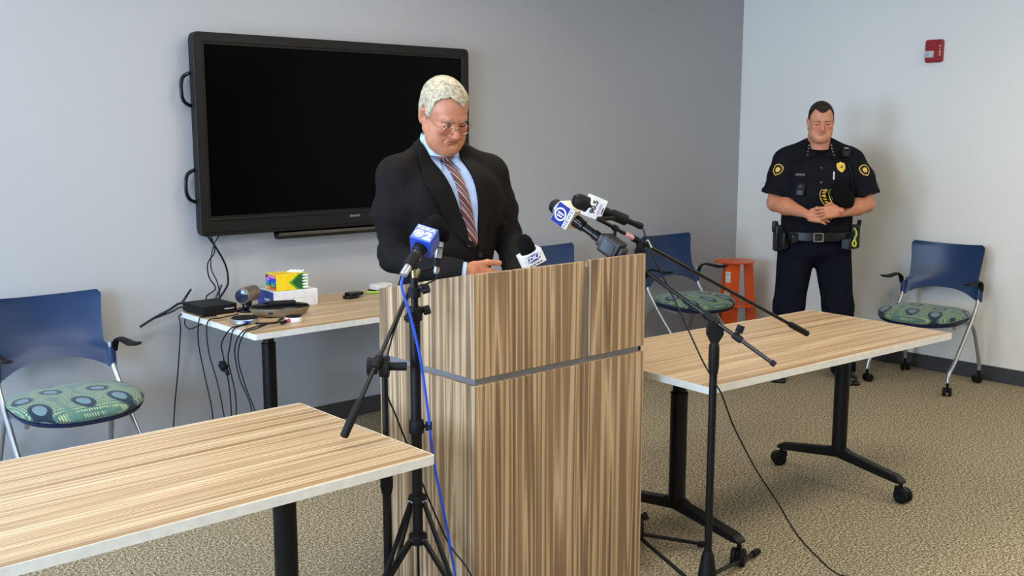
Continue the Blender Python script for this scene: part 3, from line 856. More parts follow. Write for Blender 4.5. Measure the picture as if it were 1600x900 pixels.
# ---- stand D: pole hidden behind the lectern edge
Dp = Vector((2.818, 2.478, 0))
t = thing('boom_stand', 'black boom stand between lectern and long table, its boom reaching over the table', 'stand', Dp)
MB().tube([(0, 0, .05), (0, 0, .80)], .0125, 18).build('lower_tube', M['black'], t)
MB().tube([(0, 0, .74), (0, 0, 1.19)], .0090, 16).build('upper_tube', M['black'], t)
MB().lathe([(.0145, .20), (.022, .185), (.034, .15), (.036, .10), (.030, .085), (.02, .08)], (0, 0, 0), n=24).build('leg_hub', M['black_matte'], t)
m = MB(); strap_knob(m, (.015, -.008, .165), (.8, -.5, .35), .013, .035); m.build('hub_knob', M['black_matte'], t)
for dv in ((.30, -.10, 0), (-.0, .36, 0), (-.02, -.31, 0)):
    dv = Vector(dv)
    lg = MB().tube([(0, 0, .11), dv + Vector((0, 0, .013))], .0075, 12).build('leg', M['black'], t)
    MB().tube([dv * .92 + Vector((0, 0, .018)), dv * 1.02 + Vector((0, 0, .0125))], .012, 12).build('rubber_foot', M['rubber'], lg)
H2 = Vector((2.667, 2.530, 1.310)) - Dp; E2 = Vector((3.586, 2.25, .817)) - Dp; pv = H2 + (E2 - H2) * .165
d2 = (E2 - H2).normalized()
MB().tube([H2, E2 - d2 * .08], .0070, 14).build('boom_arm', M['black_gloss'], t)
MB().tube([E2 - d2 * .11, E2 - d2 * .10, E2 - d2 * .004, E2], [.0085, .0125, .0125, .010], 16).build('counterweight', M['black_matte'], t)
tt = (pv - H2).dot(d2); pc = H2 + d2 * tt
m = MB(); m.tube([pc - d2 * .03, pc + d2 * .03], .0125, 16); m.tube([(0, 0, 1.16), (0, 0, 1.195), pc], [.012, .013, .012], 14)
m.cyl(Vector((0, 0, 1.19)) - Vector((.663, .749, 0)) * .022, Vector((0, 0, 1.19)) + Vector((.663, .749, 0)) * .022, .019, n=22)
m.build('pivot_clutch', M['black_matte'], t, bevel=.001)
MB().tube([pc - d2 * .068 , pc - d2 * .024], .0088, 14).build('red_label_sleeve', plain('red_white_label', (214, 150, 150), .5), t)
m = MB(); m.tube([H2 + d2 * .055, H2 + d2 * .072], .0115, 14); m.box(H2 + d2 * .063 + Vector((0, 0, -.018)), (.008, .008, .02)); m.build('cable_clip', M['black_matte'], t)

# mic 90.5
h0 = Vector((2.616, 2.60, 1.38)); tl = Vector((2.840, 2.500, 1.283)); z = (h0 - tl).normalized(); Rz = frame_from_z(z); tail = tl
Lm = (h0 - tl).length
t = thing('microphone', 'black handheld microphone with a white flag reading 90.5, on the rear boom', 'microphone', tail)
MB().lathe([(.007, -.012), (.0115, -.008), (.0125, 0), (.0125, .012), (.0105, .02), (.0105, .05), (.0125, .054), (.0135, .058), (.0145, .10), (.018, .15), (.020, .17), (.020, .205)], (0, 0, 0), Rz, 24).build('handle', M['black_matte'], t)
MB().lathe([(.012, Lm - .062), (.026, Lm - .058), (.0275, Lm - .045), (.0285, Lm - .040), (.0285, Lm - .036), (.0275, Lm - .030), (.0285, Lm - .010), (.026, Lm + .006), (.017, Lm + .017), (0, Lm + .021)], (0, 0, 0), Rz, 28).build('grille_head', M['black_matte'], t)
side, fn, zz = flag_frame(z, (-.62, -.74, .0)); R3 = Matrix((side, fn, zz)).transposed(); cc = z * (Lm - .068); hs = .034
fl = MB().prism(rrect(2 * hs + .010, 2 * hs * .8, .004, 2), -.030, .030, 'xy', M=Matrix.Translation(cc) @ R3.to_4x4()).build('flag_cube', M['white_plastic'], t, bevel=.001)
Mf = face_M(cc + fn * (hs * .8 + .0008), fn, zz)   # up = towards head
RT = Matrix.Rotation(PI, 4, 'Z')
dark = plain('dark_print', (30, 30, 34), .5)
text_mesh('numeral', '90.5', .0265, dark, fl, Mf @ Matrix.Translation((.002, .012, 0)), bold=.0008, sx=1.1)
for i, (cx, col) in enumerate(((-.014, (214, 120, 130)), (-.004, (176, 120, 190)), (.007, (110, 120, 205)), (.017, (150, 160, 200)))):
    m = MB(); 
    P = rrect(.0085, .0085, .0015, 2, cx, -.011); Q = rrect(.0048, .0048, .001, 2, cx, -.011); n_ = len(P)
    m.add([Mf @ Vector((a, b, .0002)) for a, b in P] + [Mf @ Vector((a, b, .0002)) for a, b in Q], [(k, (k + 1) % n_, n_ + (k + 1) % n_, n_ + k) for k in range(n_)])
    m.build('letter_tile', plain('tile_print_%d' % i, col, .5), fl, fixn=False)
text_mesh('small_lettering', 'wesa', .010, dark, fl, Mf @ Matrix.Translation((-.002, -.023, 0)), bold=.0003, sx=1.2)
# clip between boom and mic
cl = thing('microphone_clip', 'black swivel clip holding the 90.5 microphone on the rear boom', 'clip', Dp + H2)
mid = tl + z * .09 - (Dp + H2)
MB().cyl(-d2 * -.0, -d2 * .02, .0085, n=14).tube([-d2 * .015, mid], [.0085, .008], 12).tube([mid - z * .03, mid + z * .03], .0205, 20).build('clip_body', M['black_matte'], cl, bevel=.001)
t905 = tail
cable('microphone_cable', 'black cable from the 90.5 microphone running over the long table onto the carpet',
      [(2.843, 2.490, 1.276), (2.846, 2.470, 1.233), (2.844, 2.420, 1.151), (2.870, 2.360, 1.030), (2.864, 2.290, 0.934), (2.841, 2.200, 0.831), (2.800, 2.110, 0.771), (2.804, 2.085, 0.737), (2.835, 2.083, .68), (2.874, 2.075, .601), (2.989, 2.06, .43), (3.117, 2.05, .278), (3.175, 2.0, .154), (3.225, 1.94, .07), (3.27, 1.885, .012), (3.31, 1.82, .005), (3.34, 1.72, .005)], .0031, M['cable'])
wt = MB().tube([(0, 0, 0), (.012, -.010, -.028)], .0046, 12).build('cable_marker', M['white_plastic']); wt.location = (2.846, 2.470, 1.233); tag(wt, 'small white sleeve marker on the cable below the 90.5 microphone', 'marker')

# KDKA radio mic on the lectern top
h0 = Vector((2.285, 2.520, 1.258)); tl = Vector((2.345, 2.505, 1.138)); z = (h0 - tl).normalized(); Rz = frame_from_z(z); tail = tl
t = thing('microphone', 'microphone with white blue-oval flag and foam head, propped on the lectern top', 'microphone', tail)
MB().lathe([(.008, 0), (.011, .003), (.012, .05), (.016, .07), (.016, .08)], (0, 0, 0), Rz, 22).build('handle', M['black_matte'], t)
MB().lathe([(.0, .07), (.022, .073), (.0275, .09), (.0285, .12), (.0265, .145), (.018, .160), (0, .167)], (0, 0, 0), Rz, 26).build('foam_windscreen', M['foam'], t, ang=80)
side, fn, zz = flag_frame(z, (-.60, -.70, .45)); R3 = Matrix((side, fn, zz)).transposed(); cc = z * .078; hs = .039
fl = MB().prism(rrect(2 * hs, 2 * hs * .75, .003, 2), -.024, .024, 'xy', M=Matrix.Translation(cc) @ R3.to_4x4()).build('flag_cube', M['white_plastic'], t, bevel=.001)
Mf = face_M(cc + fn * (hs * .75 + .0008), fn, zz)
ob = plain('oval_blue_print', (50, 62, 140), .4)
m = MB(); disc(m, Mf, (0, .005), .030, .0145, 0); m.build('oval_emblem', ob, fl, fixn=False)
m = MB(); ring_disc(m, Mf, (0, .005), .0285, .0130, .0012, .0003); m.build('oval_line', M['white_print'], fl, fixn=False)
text_mesh('lettering', 'KDKA', .0205, M['white_print'], fl, Mf @ Matrix.Translation((0, .005, .0004)), bold=.0005, sx=1.05)
text_mesh('small_lettering', '100.1 FM  1020 AM', .0062, dark, fl, Mf @ Matrix.Translation((0, -.0165, .0)), bold=.0001)

# ================================================================== things on the rear table
TZ = .74
t = thing('network_box', 'flat black electronics box with two antennas on the left end of the rear table', 'electronics box', (2.190, 4.735, TZ), math.radians(2))
MB().prism(rrect(.185, .21, .006), .006, .048, 'xy').build('case', M['black_matte'], t, bevel=.002)
MB().box((.05, -.1055, .027), (.05, .001, .005)).build('front_label', M['grey_label'], t)
for x in (-.075, .075):
    for y in (-.085, .085): MB().cyl((x, y, 0), (x, y, .007), .008, n=12).build('rubber_foot', M['rubber'], t)
MB().tube([(-.085, .100, .040), (-.088, .108, .048), (-.035, .120, .105)], [.006, .0065, .005], 10).build('antenna', M['black_gloss'], t)
MB().tube([(.080, .100, .030), (.085, .108, .035), (.135, .125, .110)], [.006, .0065, .005], 10).build('antenna', M['black_gloss'], t)

t = thing('conference_camera', 'cylindrical pan-tilt conference camera on a round base beside the electronics box', 'camera', (2.338, 4.632, TZ), math.radians(8))
MB().lathe([(.045, 0), (.052, .004), (.052, .012), (.040, .020), (.022, .024), (.018, .040), (0, .042)], n=30).build('base', M['black_gloss'], t)
m = MB(); m.lathe([(.0, -.062), (.036, -.062), (.0395, -.058), (.0395, .058), (.036, .062), (0, .062)], (0.01, 0, .085), rotm(PI / 2, 0, math.radians(-64)), 32); m.build('barrel', M['warm_metal'], t)
MB().lathe([(0, .0625), (.033, .0625), (.034, .066), (.028, .068), (0, .068)], (0.01, 0, .085), rotm(PI / 2, 0, math.radians(-64 - 0)), 32).build('lens_front', plain('blue_black_lens', (24, 32, 52), .12), t)
MB().box((0.0, 0, .045), (.03, .05, .03)).build('yoke', M['black_matte'], t, bevel=.003)

t = thing('speakerphone', 'boat-shaped black and silver conference speakerphone in the middle of the gadgets', 'speakerphone', (2.404, 4.420, TZ), math.radians(-24))
def boat(k, a, b, n=40):
    P = []
    for i in range(n):
        an = 2 * PI * i / n; c, s_ = math.cos(an), math.sin(an)
        P.append((a * k * math.copysign(abs(c) ** 1.0, c), b * k * math.copysign(abs(s_) ** 1.25, s_)))
    return P
def loft(rings, cap=True):
    m = MB(); n = len(rings[0]); V = []; F = []
    for r in rings: V += r
    for j in range(len(rings) - 1):
        for i in range(n): F.append((j * n + i, j * n + (i + 1) % n, (j + 1) * n + (i + 1) % n, (j + 1) * n + i))
    if cap: F.append(tuple(range(n - 1, -1, -1))); F.append(tuple(range((len(rings) - 1) * n, len(rings) * n)))
    m.add(V, F); return m
def lv(k, a, b, z): return [(x, y, z) for x, y in boat(k, a, b)]
loft([lv(.72, .145, .09, 0), lv(.86, .145, .09, .010), lv(1, .145, .09, .036), lv(1, .145, .09, .044)]).build('silver_body', M['warm_metal'], t, ang=50)
loft([lv(.99, .145, .09, .044), lv(.92, .145, .09, .054), lv(.62, .145, .09, .060), lv(.58, .145, .09, .056)]).build('black_top', M['black_gloss'], t, ang=50)
m = MB(); m.prism(rrect(.13, .055, .012), .054, .070, 'xy', M=Matrix.Translation((.012, .004, 0))); m.build('docked_remote', M['black_matte'], t, bevel=.004)
MB().box((-.05, -.0835, .026), (.022, .004, .006), rotm(0, 0, -.12)).build('port', M['black'], t)

def puck(label, loc, r, h, plug, n=32):
    t = thing('extension_microphone' if r < .045 else 'hub', label, 'gadget', loc)
    MB().lathe([(r * .92, 0), (r, .003), (r, h * .7), (r * .96, h * .8), (0, h * .82)], n=n).build('ring_body', M['silver'] if r > .045 else M['white_plastic'], t)
    MB().lathe([(r * .97, h * .78), (r * .92, h * .95), (r * .5, h), (0, h)], n=n).build('black_top', M['black_matte'], t)
    return t
pk = puck('round silver and black connection hub with a blue plug at the table edge', (2.190, 4.365, TZ), .064, .028, 1)
d_ = Vector((-.35, -1, 0)).normalized()
MB().box(d_ * .064 + Vector((.004, 0, .012)), (.026, .024, .012), rotm(0, 0, math.atan2(d_.x, -d_.y))).build('blue_plug', M['cable_blue'], pk, bevel=.002)
MB().tube([d_ * .078 + Vector((0, 0, .012)), d_ * .10 + Vector((-.006, 0, .012))], .006, 10).build('plug_boot', M['rubber'], pk)
pk = puck('small round white and black pod with a red plug near the table front edge', (2.372, 4.232, TZ), .038, .030, 0)
d_ = Vector((-.9, -.45, 0)).normalized()
MB().tube([d_ * .036 + Vector((0, 0, .014)), d_ * .064 + Vector((0, 0, .012))], [.009, .008], 12).build('red_plug', plain('coral_plug', (205, 70, 70), .4), pk)
MB().tube([d_ * .064 + Vector((0, 0, .012)), d_ * .10 + Vector((0, 0, .010))], .0075, 10).build('plug_body', M['rubber'], pk)

BX = thing('carton', 'white cardboard carton with one blue end under the marker box', 'box', (2.600, 4.690, TZ), math.radians(-4))
card = plain('white_carton', (222, 220, 220), .5)
MB().box((0.0, 0, .042), (.245, .19, .084)).build('carton_body', card, BX, bevel=.0015)
be = MB().box((-.1232, 0, .042), (.0016, .188, .082)).build('blue_end', plain('blue_carton_end', (24, 66, 150), .4), BX)
text_mesh('lettering', 'logitech', .020, M['white_print'], be, basis((-.1242, -.02, .040), (0, -1, 0), (0, 0, 1), (-1, 0, 0)), bold=.0003)
m = MB()
for a, b in (((.122, -.0955, .083), (.085, -.0955, .045)), ((.122, -.0955, .001), (.085, -.0955, .045)), ((.085, -.0955, .045), (-.06, -.0955, .040)), ((-.06, -.0955, .04), (-.122, -.0955, .075))): m.tube([a, b], .0006, 4)
m.build('fold_crease', plain('crease_grey', (188, 186, 188), .6), BX)
MB().box((-.04, -.075, .0845), (.03, .012, .001)).build('tape_tab', M['black_matte'], BX)

KX = thing('marker_box', 'yellow and green box of coloured markers standing on the white carton', 'box', (2.588, 4.675, TZ + .085), math.radians(-3))
yl = plain('yellow_carton', (240, 204, 20), .45); gn = plain('dark_green_print', (22, 92, 40), .45); lg_ = plain('light_green_print', (96, 170, 44), .45)
W_, D_, H_ = .175, .125, .082
MB().box((0, 0, H_ / 2), (W_, D_, H_)).build('carton_body', yl, KX, bevel=.0012)
m = MB(); y_ = -D_ / 2 - .0006
m.add([(W_ / 2 - .001, y_, .001), (W_ / 2 - .001, y_, H_ - .001), (.035, y_, H_ - .001), (-.020, y_, H_ * .48), (.022, y_, .001)], [(0, 1, 2, 3, 4)]); m.build('light_green_chevron', lg_, KX)
m = MB(); y_ = -D_ / 2 - .0012
m.add([(W_ / 2 - .022, y_, .001), (W_ / 2 - .022, y_, H_ - .001), (.045, y_, H_ - .001), (-.004, y_, H_ * .48), (.034, y_, .001)], [(0, 1, 2, 3, 4)]); m.build('dark_green_chevron', gn, KX)
m = MB()
for k in range(5):
    zc = .010 + k * .0155
    m.add([(W_ / 2 - .028, y_ - .0006, zc - .004), (W_ / 2, y_ - .0006, zc - .006), (W_ / 2, y_ - .0006, zc + .006), (W_ / 2 - .028, y_ - .0006, zc + .004), (W_ / 2 - .034, y_ - .0006, zc)], [(0, 1, 2, 3, 4)])
m.build('white_tip_print', M['white_print'], KX)
win = MB().box((-W_ / 2 - .0004, 0, H_ / 2), (.001, D_ - .010, H_ - .010)).build('window_opening', M['black'], KX)
cols = [(40, 40, 44), (120, 70, 150), (236, 120, 170), (214, 40, 60), (240, 140, 190), (250, 130, 60), (150, 90, 200), (40, 70, 190), (30, 60, 170), (60, 140, 220), (40, 160, 220), (30, 150, 110), (60, 180, 90), (140, 200, 70), (240, 220, 80), (246, 180, 60), (230, 90, 80), (220, 60, 60), (200, 150, 110), (60, 110, 70)]
rows = [(0, 1, 4, 2, 2, 4, 2), (6, 4, 6, 7, 8, 7, 7), (9, 10, 7, 8, 9, 7, 10), (11, 12, 11, 19, 13, 12, 11), (14, 15, 14, 16, 17, 16, 17)]
mm_ = {}
for r_, row in enumerate(rows):
    for c_, ci in enumerate(row):
        if ci not in mm_: mm_[ci] = plain('marker_colour_%d' % ci, cols[ci], .4)
        yy = D_ / 2 - .013 - c_ * .0165; zz_ = H_ - .013 - r_ * .0142
        MB().cyl((-W_ / 2 - .004, yy, zz_), (-W_ / 2 + .002, yy, zz_), .0066, .0070, n=12).build('marker', mm_[ci], win)
m = MB()
for k in range(4): m.tube([(.02 + k * .012, .03 - k * .02, H_), (.035 + k * .014, .0 - k * .014, H_ + .012)], .005, 8)
m.build('torn_flap', M['white_plastic'], KX)

t = thing('glasses_case', 'small black clamshell case lying open toward the wall on the rear table', 'case', (2.965, 4.645, TZ), math.radians(6))
m = MB(); m.prism(rrect(.085, .060, .02), 0, .018, 'xy', M=Matrix.Translation((-.02, -.01, 0))); m.prism(rrect(.110, .062, .02), .010, .028, 'xy', M=Matrix.Translation((.018, .012, 0)) @ rotm(0, .05, .2).to_4x4()); m.build('case_shell', M['black_gloss'], t, bevel=.005, seg=3)
t = thing('small_box', 'small white box near the wall end of the rear table behind the lectern', 'box', (3.235, 4.775, TZ), math.radians(8))
MB().prism(rrect(.115, .07, .006), 0.006, .035, 'xy').build('box_body', M['white_plastic'], t, bevel=.002)
MB().box((0.03, -.0356, .020), (.03, .001, .012)).build('end_print', M['grey_label'], t)
MB().box((.0, 0, .003), (.13, .075, .006)).build('black_tray', M['black_matte'], t, bevel=.002)
for i, (x, y, a, lb) in enumerate(((3.135, 4.68, -.35, 'green marker pen lying in front of the small white box'), (3.335, 4.735, .6, 'green marker pen lying to the right of the small white box'), (3.36, 4.76, .5, 'green marker pen nearest the lectern behind the small white box'))):
    t = thing('marker_pen', lb, 'marker', (x, y, TZ), a, group='green marker pens')
    gmat = mm_[13] if i else mm_[13]
    MB().tube([(-.055, 0, .007), (.02, 0, .007)], .0065, 12).build('barrel', gmat, t)
    MB().tube([(.02, 0, .0075), (.058, 0, .0075), (.062, 0, .0075)], [.0075, .007, .004], 12).build('cap', gmat, t)

# ================================================================== hanging cables behind the display and off the rear table
cable('power_cable', 'black cable hanging from under the display, left strand', [(2.262, 4.84, 1.11), (2.275, 4.83, 1.03), (2.235, 4.83, .97), (2.238, 4.83, .90), (2.27, 4.83, .84), (2.235, 4.86, .80), (2.235, 4.862, .76)], .0035, M['cable'], group='cables under the display')
cable('power_cable', 'black cable hanging from under the display, right thicker strand', [(2.245, 4.845, 1.11), (2.29, 4.84, 1.04), (2.335, 4.84, .95), (2.345, 4.84, .87), (2.335, 4.85, .83), (2.30, 4.865, .775)], .0052, M['cable'], group='cables under the display')
cable('power_cable', 'thin black cable hanging from under the display, middle strand', [(2.315, 4.85, 1.11), (2.275, 4.845, 1.05), (2.255, 4.84, .95), (2.285, 4.84, .87), (2.30, 4.85, .80), (2.295, 4.86, .76)], .0028, M['cable'], group='cables under the display')
cable('antenna_cable', 'thick black cable reaching out left past the end of the rear table', [(2.105, 4.80, .785), (2.07, 4.82, .785), (2.02, 4.82, .76), (1.95, 4.84, .725), (1.885, 4.86, .685)], .0062, M['cable'])
cable('antenna_cable', 'second black cable below the thick one, leaving the rear table at left', [(2.105, 4.79, .765), (2.07, 4.81, .768), (2.03, 4.81, .752), (1.96, 4.84, .725)], .0045, M['cable'])
tx = 2.072
hang = [
 ('long black cable dropping down the wall from the rear table corner', [(2.10, 4.82, .735), (tx, 4.83, .72), (tx, 4.82, .66), (tx - .01, 4.85, .45), (tx - .03, 4.87, .25), (tx - .045, 4.87, .08), (tx - .04, 4.87, .01)]),
 ('short black cable loop under the rear table corner', [(2.09, 4.80, .71), (2.078, 4.78, .685), (2.075, 4.72, .672), (2.08, 4.66, .69), (2.085, 4.60, .712)]),
 ('black cable hanging second from the wall off the rear table end', [(2.16, 4.60, .745), (2.10, 4.60, .745), (tx, 4.60, .735), (tx - .005, 4.61, .62), (tx, 4.56, .45), (tx - .01, 4.48, .30), (tx, 4.50, .12), (tx, 4.5, .01)]),
 ('black cable hanging third from the wall off the rear table end', [(2.25, 4.55, .748), (2.14, 4.50, .750), (tx, 4.51, .735), (tx - .01, 4.49, .60), (tx, 4.43, .45), (tx, 4.37, .28), (tx, 4.33, .12), (tx, 4.34, .01)]),
 ('black cable with a plug, hanging at the middle of the rear table end', [(2.155, 4.275, .752), (2.11, 4.27, .748), (tx, 4.28, .735), (tx - .01, 4.35, .66), (tx - .005, 4.35, .60), (tx, 4.31, .45), (tx, 4.30, .25), (tx, 4.31, .01)]),
 ('black cable beside the dangling plug, off the rear table end', [(2.15, 4.26, .750), (2.11, 4.255, .748), (tx, 4.25, .733), (tx - .01, 4.27, .65), (tx, 4.31, .58), (tx, 4.25, .42), (tx, 4.27, .2), (tx, 4.26, .01)]),
 ('black cable drooping near the front corner of the rear table', [(2.26, 4.21, .752), (2.22, 4.19, .755), (2.14, 4.18, .750), (tx, 4.17, .735), (tx - .015, 4.21, .65), (tx - .01, 4.18, .52), (tx, 4.10, .40), (tx, 4.13, .25), (tx, 4.10, .01)]),
 ('second black cable drooping near the front corner of the rear table', [(2.28, 4.18, .758), (2.22, 4.165, .762), (2.14, 4.15, .750), (tx - .002, 4.14, .735), (tx - .02, 4.17, .63), (tx - .01, 4.13, .50), (tx, 4.06, .38), (tx, 4.03, .22), (tx, 4.05, .01)]),
]
for lb, pts in hang: cable('power_cable', lb, pts, .0032 if 'loop' not in lb else .003, M['cable'], group='cables off the rear table')
t = thing('power_adapter', 'black power plug dangling on its cable beside the rear table', 'plug', (tx - .03, 4.30, .565))
MB().box((0, 0, 0), (.03, .045, .032), rotm(.5, 0, 0)).build('plug_body', M['rubber'], t, bevel=.005)
MB().tube([(0, -.025, -.015), (0, -.045, -.032)], [.011, .009], 10).build('plug_boot', M['rubber'], t)
cable('video_cable', 'black cable bundle lying across the rear table gadgets', [(2.36, 4.315, .745), (2.32, 4.27, .75), (2.28, 4.22, .75), (2.24, 4.235, .748), (2.19, 4.26, .750)], .005, M['cable'])
# ================================================================== signed-distance modelling for people
from mathutils import noise as mnoise
class SDF:
    def __init__(s, lo, hi, h):
        s.h = h; s.lo = np.array(lo, float); n = np.ceil((np.array(hi) - s.lo) / h).astype(int) + 1; s.n = n
        s.g = np.full(n, 1.0, np.float32)
    def _blk(s, lo, hi, pad):
        a = np.clip(np.floor((np.array(lo) - pad - s.lo) / s.h).astype(int), 0, s.n); b = np.clip(np.ceil((np.array(hi) + pad - s.lo) / s.h).astype(int) + 1, 0, s.n)
        if (b <= a).any(): return None
        ax = [(s.lo[i] + s.h * np.arange(a[i], b[i])).astype(np.float32) for i in range(3)]
        X, Y, Z = np.meshgrid(*ax, indexing='ij')
        return (slice(a[0], b[0]), slice(a[1], b[1]), slice(a[2], b[2])), X, Y, Z
    def _op(s, sl, d, op, k):
        g = s.g[sl]
        if op == 'u':
            if k > 0:
                h = np.clip(.5 + .5 * (g - d) / k, 0, 1); r = g * (1 - h) + d * h - k * h * (1 - h)
            else: r = np.minimum(g, d)
        else:
            d = -d
            if k > 0:
                h = np.clip(.5 - .5 * (g - d) / k, 0, 1); r = g * (1 - h) + d * h + k * h * (1 - h)
            else: r = np.maximum(g, d)
        s.g[sl] = r
    def ell(s, c, r, R=None, k=.01, op='u'):
        c = np.array(c, float); r = np.array(r, float); m = r.max() if R is not None else r
        q = s._blk(c - m, c + m, 3 * s.h + 2 * k + .02)
        if q is None: return s
        sl, X, Y, Z = q; X = X - c[0]; Y = Y - c[1]; Z = Z - c[2]
        if R is not None:
            R = np.array(R); X, Y, Z = (R[0, i] * X + R[1, i] * Y + R[2, i] * Z for i in range(3))
        k0 = np.sqrt((X / r[0]) ** 2 + (Y / r[1]) ** 2 + (Z / r[2]) ** 2); k1 = np.sqrt((X / r[0] ** 2) ** 2 + (Y / r[1] ** 2) ** 2 + (Z / r[2] ** 2) ** 2)
        s._op(sl, k0 * (k0 - 1) / np.maximum(k1, 1e-6), op, k); return s
    def cone(s, a, b, ra, rb=None, k=.01, op='u'):
        a = np.array(a, float); b = np.array(b, float); rb = ra if rb is None else rb; m = max(ra, rb)
        q = s._blk(np.minimum(a, b) - m, np.maximum(a, b) + m, 3 * s.h + 2 * k + .02)
        if q is None: return s
        sl, X, Y, Z = q; d = b - a; L2 = max(float(d @ d), 1e-9)
        t = np.clip(((X - a[0]) * d[0] + (Y - a[1]) * d[1] + (Z - a[2]) * d[2]) / L2, 0, 1)
        D = np.sqrt((X - a[0] - t * d[0]) ** 2 + (Y - a[1] - t * d[1]) ** 2 + (Z - a[2] - t * d[2]) ** 2) - (ra + (rb - ra) * t)
        s._op(sl, D, op, k); return s
    def chain(s, P, r, k=.01, op='u'):
        for i in range(len(P) - 1): s.cone(P[i], P[i + 1], r[i], r[i + 1], k, op)
        return s
    def box(s, c, hs, R=None, rnd=.005, k=.005, op='u'):
        c = np.array(c, float); hs = np.array(hs, float) - rnd; m = np.linalg.norm(hs) + rnd if R is not None else hs + rnd
        q = s._blk(c - m, c + m, 3 * s.h + 2 * k + .02)
        if q is None: return s
        sl, X, Y, Z = q; X = X - c[0]; Y = Y - c[1]; Z = Z - c[2]
        if R is not None:
            R = np.array(R); X, Y, Z = (R[0, i] * X + R[1, i] * Y + R[2, i] * Z for i in range(3))
        X = np.abs(X) - hs[0]; Y = np.abs(Y) - hs[1]; Z = np.abs(Z) - hs[2]
        d = np.sqrt(np.maximum(X, 0) ** 2 + np.maximum(Y, 0) ** 2 + np.maximum(Z, 0) ** 2) + np.minimum(np.maximum(np.maximum(X, Y), Z), 0) - rnd
        s._op(sl, d, op, k); return s
    def plane_cut(s, p, nrm, k=.002):     # remove the half space nrm.(x-p) > 0
        q = s._blk(s.lo, s.lo + s.h * s.n, 0); sl, X, Y, Z = q
        d = -((X - p[0]) * nrm[0] + (Y - p[1]) * nrm[1] + (Z - p[2]) * nrm[2])
        s._op(sl, d, 's', k); return s
    def fn(s, f, op='s', k=.004):
        q = s._blk(s.lo, s.lo + s.h * s.n, 0); sl, X, Y, Z = q
        s._op(sl, f(X, Y, Z).astype(np.float32), op, k); return s
    def mesh(s):
        g = s.g; g[0] = g[-1] = 1; g[:, 0] = g[:, -1] = 1; g[:, :, 0] = g[:, :, -1] = 1
        b = g < 0
        A = b[:-1, :-1, :-1]; any_ = A.copy(); all_ = A.copy()
        offs = [(i, j, k) for i in (0, 1) for j in (0, 1) for k in (0, 1)]
        n = g.shape
        for (i, j, k) in offs[1:]:
            q = b[i:n[0] - 1 + i, j:n[1] - 1 + j, k:n[2] - 1 + k]; any_ |= q; all_ &= q
        act = any_ & ~all_
        idx = np.argwhere(act); N = len(idx)
        cv = np.stack([g[idx[:, 0] + i, idx[:, 1] + j, idx[:, 2] + k] for (i, j, k) in offs], 1)
        pos = np.zeros((N, 3)); cnt = np.zeros(N)
        for a in range(8):
            for c in range(a + 1, 8):
                oa, oc = np.array(offs[a]), np.array(offs[c])
                if np.abs(oa - oc).sum() != 1: continue
                va, vc = cv[:, a], cv[:, c]; cr_ = (va < 0) != (vc < 0)
                t = np.where(cr_, va / np.where(cr_, va - vc, 1), 0)
                pos += np.where(cr_[:, None], oa + t[:, None] * (oc - oa), 0); cnt += cr_
        V = s.lo + (idx + pos / cnt[:, None]) * s.h
        vid = np.full(act.shape, -1, np.int64); vid[idx[:, 0], idx[:, 1], idx[:, 2]] = np.arange(N)
        F = []
        for ax_ in range(3):
            sl0 = [slice(None)] * 3; sl1 = [slice(None)] * 3; sl0[ax_] = slice(0, -1); sl1[ax_] = slice(1, None)
            e = b[tuple(sl0)] != b[tuple(sl1)]
            ee = np.argwhere(e); u, w = (ax_ + 1) % 3, (ax_ + 2) % 3
            ee = ee[(ee[:, u] > 0) & (ee[:, w] > 0) & (ee[:, u] < n[u] - 1) & (ee[:, w] < n[w] - 1)]
            ins = b[ee[:, 0], ee[:, 1], ee[:, 2]]
            def c_(du, dw):
                q = ee.copy(); q[:, u] -= du; q[:, w] -= dw; return vid[q[:, 0], q[:, 1], q[:, 2]]
            f = np.stack([c_(1, 1), c_(0, 1), c_(0, 0), c_(1, 0)], 1)
            f[~ins] = f[~ins][:, ::-1]; F.append(f)
        F = np.concatenate(F)
        return V, F
def join(parts):
    V = []; F = []; o = 0
    for v, f in parts: V.append(v); F.append(f + o); o += len(v)
    return np.concatenate(V), np.concatenate(F)
def xf(vf, M4):
    M4 = np.array(M4); v, f = vf
    v = v @ M4[:3, :3].T + M4[:3, 3]
    if np.linalg.det(M4[:3, :3]) < 0: f = f[:, ::-1]
    return v, f
def obj_vf(name, vf, mat, parent, tint=None, wr=None, smooth_it=0):
    v, f = vf
    me = bpy.data.meshes.new(name); me.from_pydata(v.tolist(), [], f.tolist()); me.materials.append(mat)
    me.polygons.foreach_set('use_smooth', [True] * len(me.polygons))
    if wr is not None:
        me.update(); nn = np.zeros(len(v) * 3); me.vertex_normals.foreach_get('vector', nn); nn = nn.reshape(-1, 3)
        d = wr(v); v = v + nn * d[:, None]; me.vertices.foreach_set('co', v.ravel())
    if tint is not None:
        at = me.color_attributes.new('tint', 'FLOAT_COLOR', 'POINT'); c = np.ones((len(v), 4)); c[:, :3] = tint(v); at.data.foreach_set('color', c.ravel())
    me.update()
    o = bpy.data.objects.new(name, me); COL.objects.link(o)
    if parent is not None: o.parent = parent
    return o
def vnoise(v, sc, seed=0, oct=2):
    out = np.empty(len(v))
    for i, p in enumerate(v): out[i] = mnoise.fractal(Vector((p[0] * sc[0] + seed, p[1] * sc[1], p[2] * sc[2])), 1, 2, oct)
    return out
def bvh_of(o):
    return BVHTree.FromPolygons([v.co[:] for v in o.data.vertices], [p.vertices[:] for p in o.data.polygons])
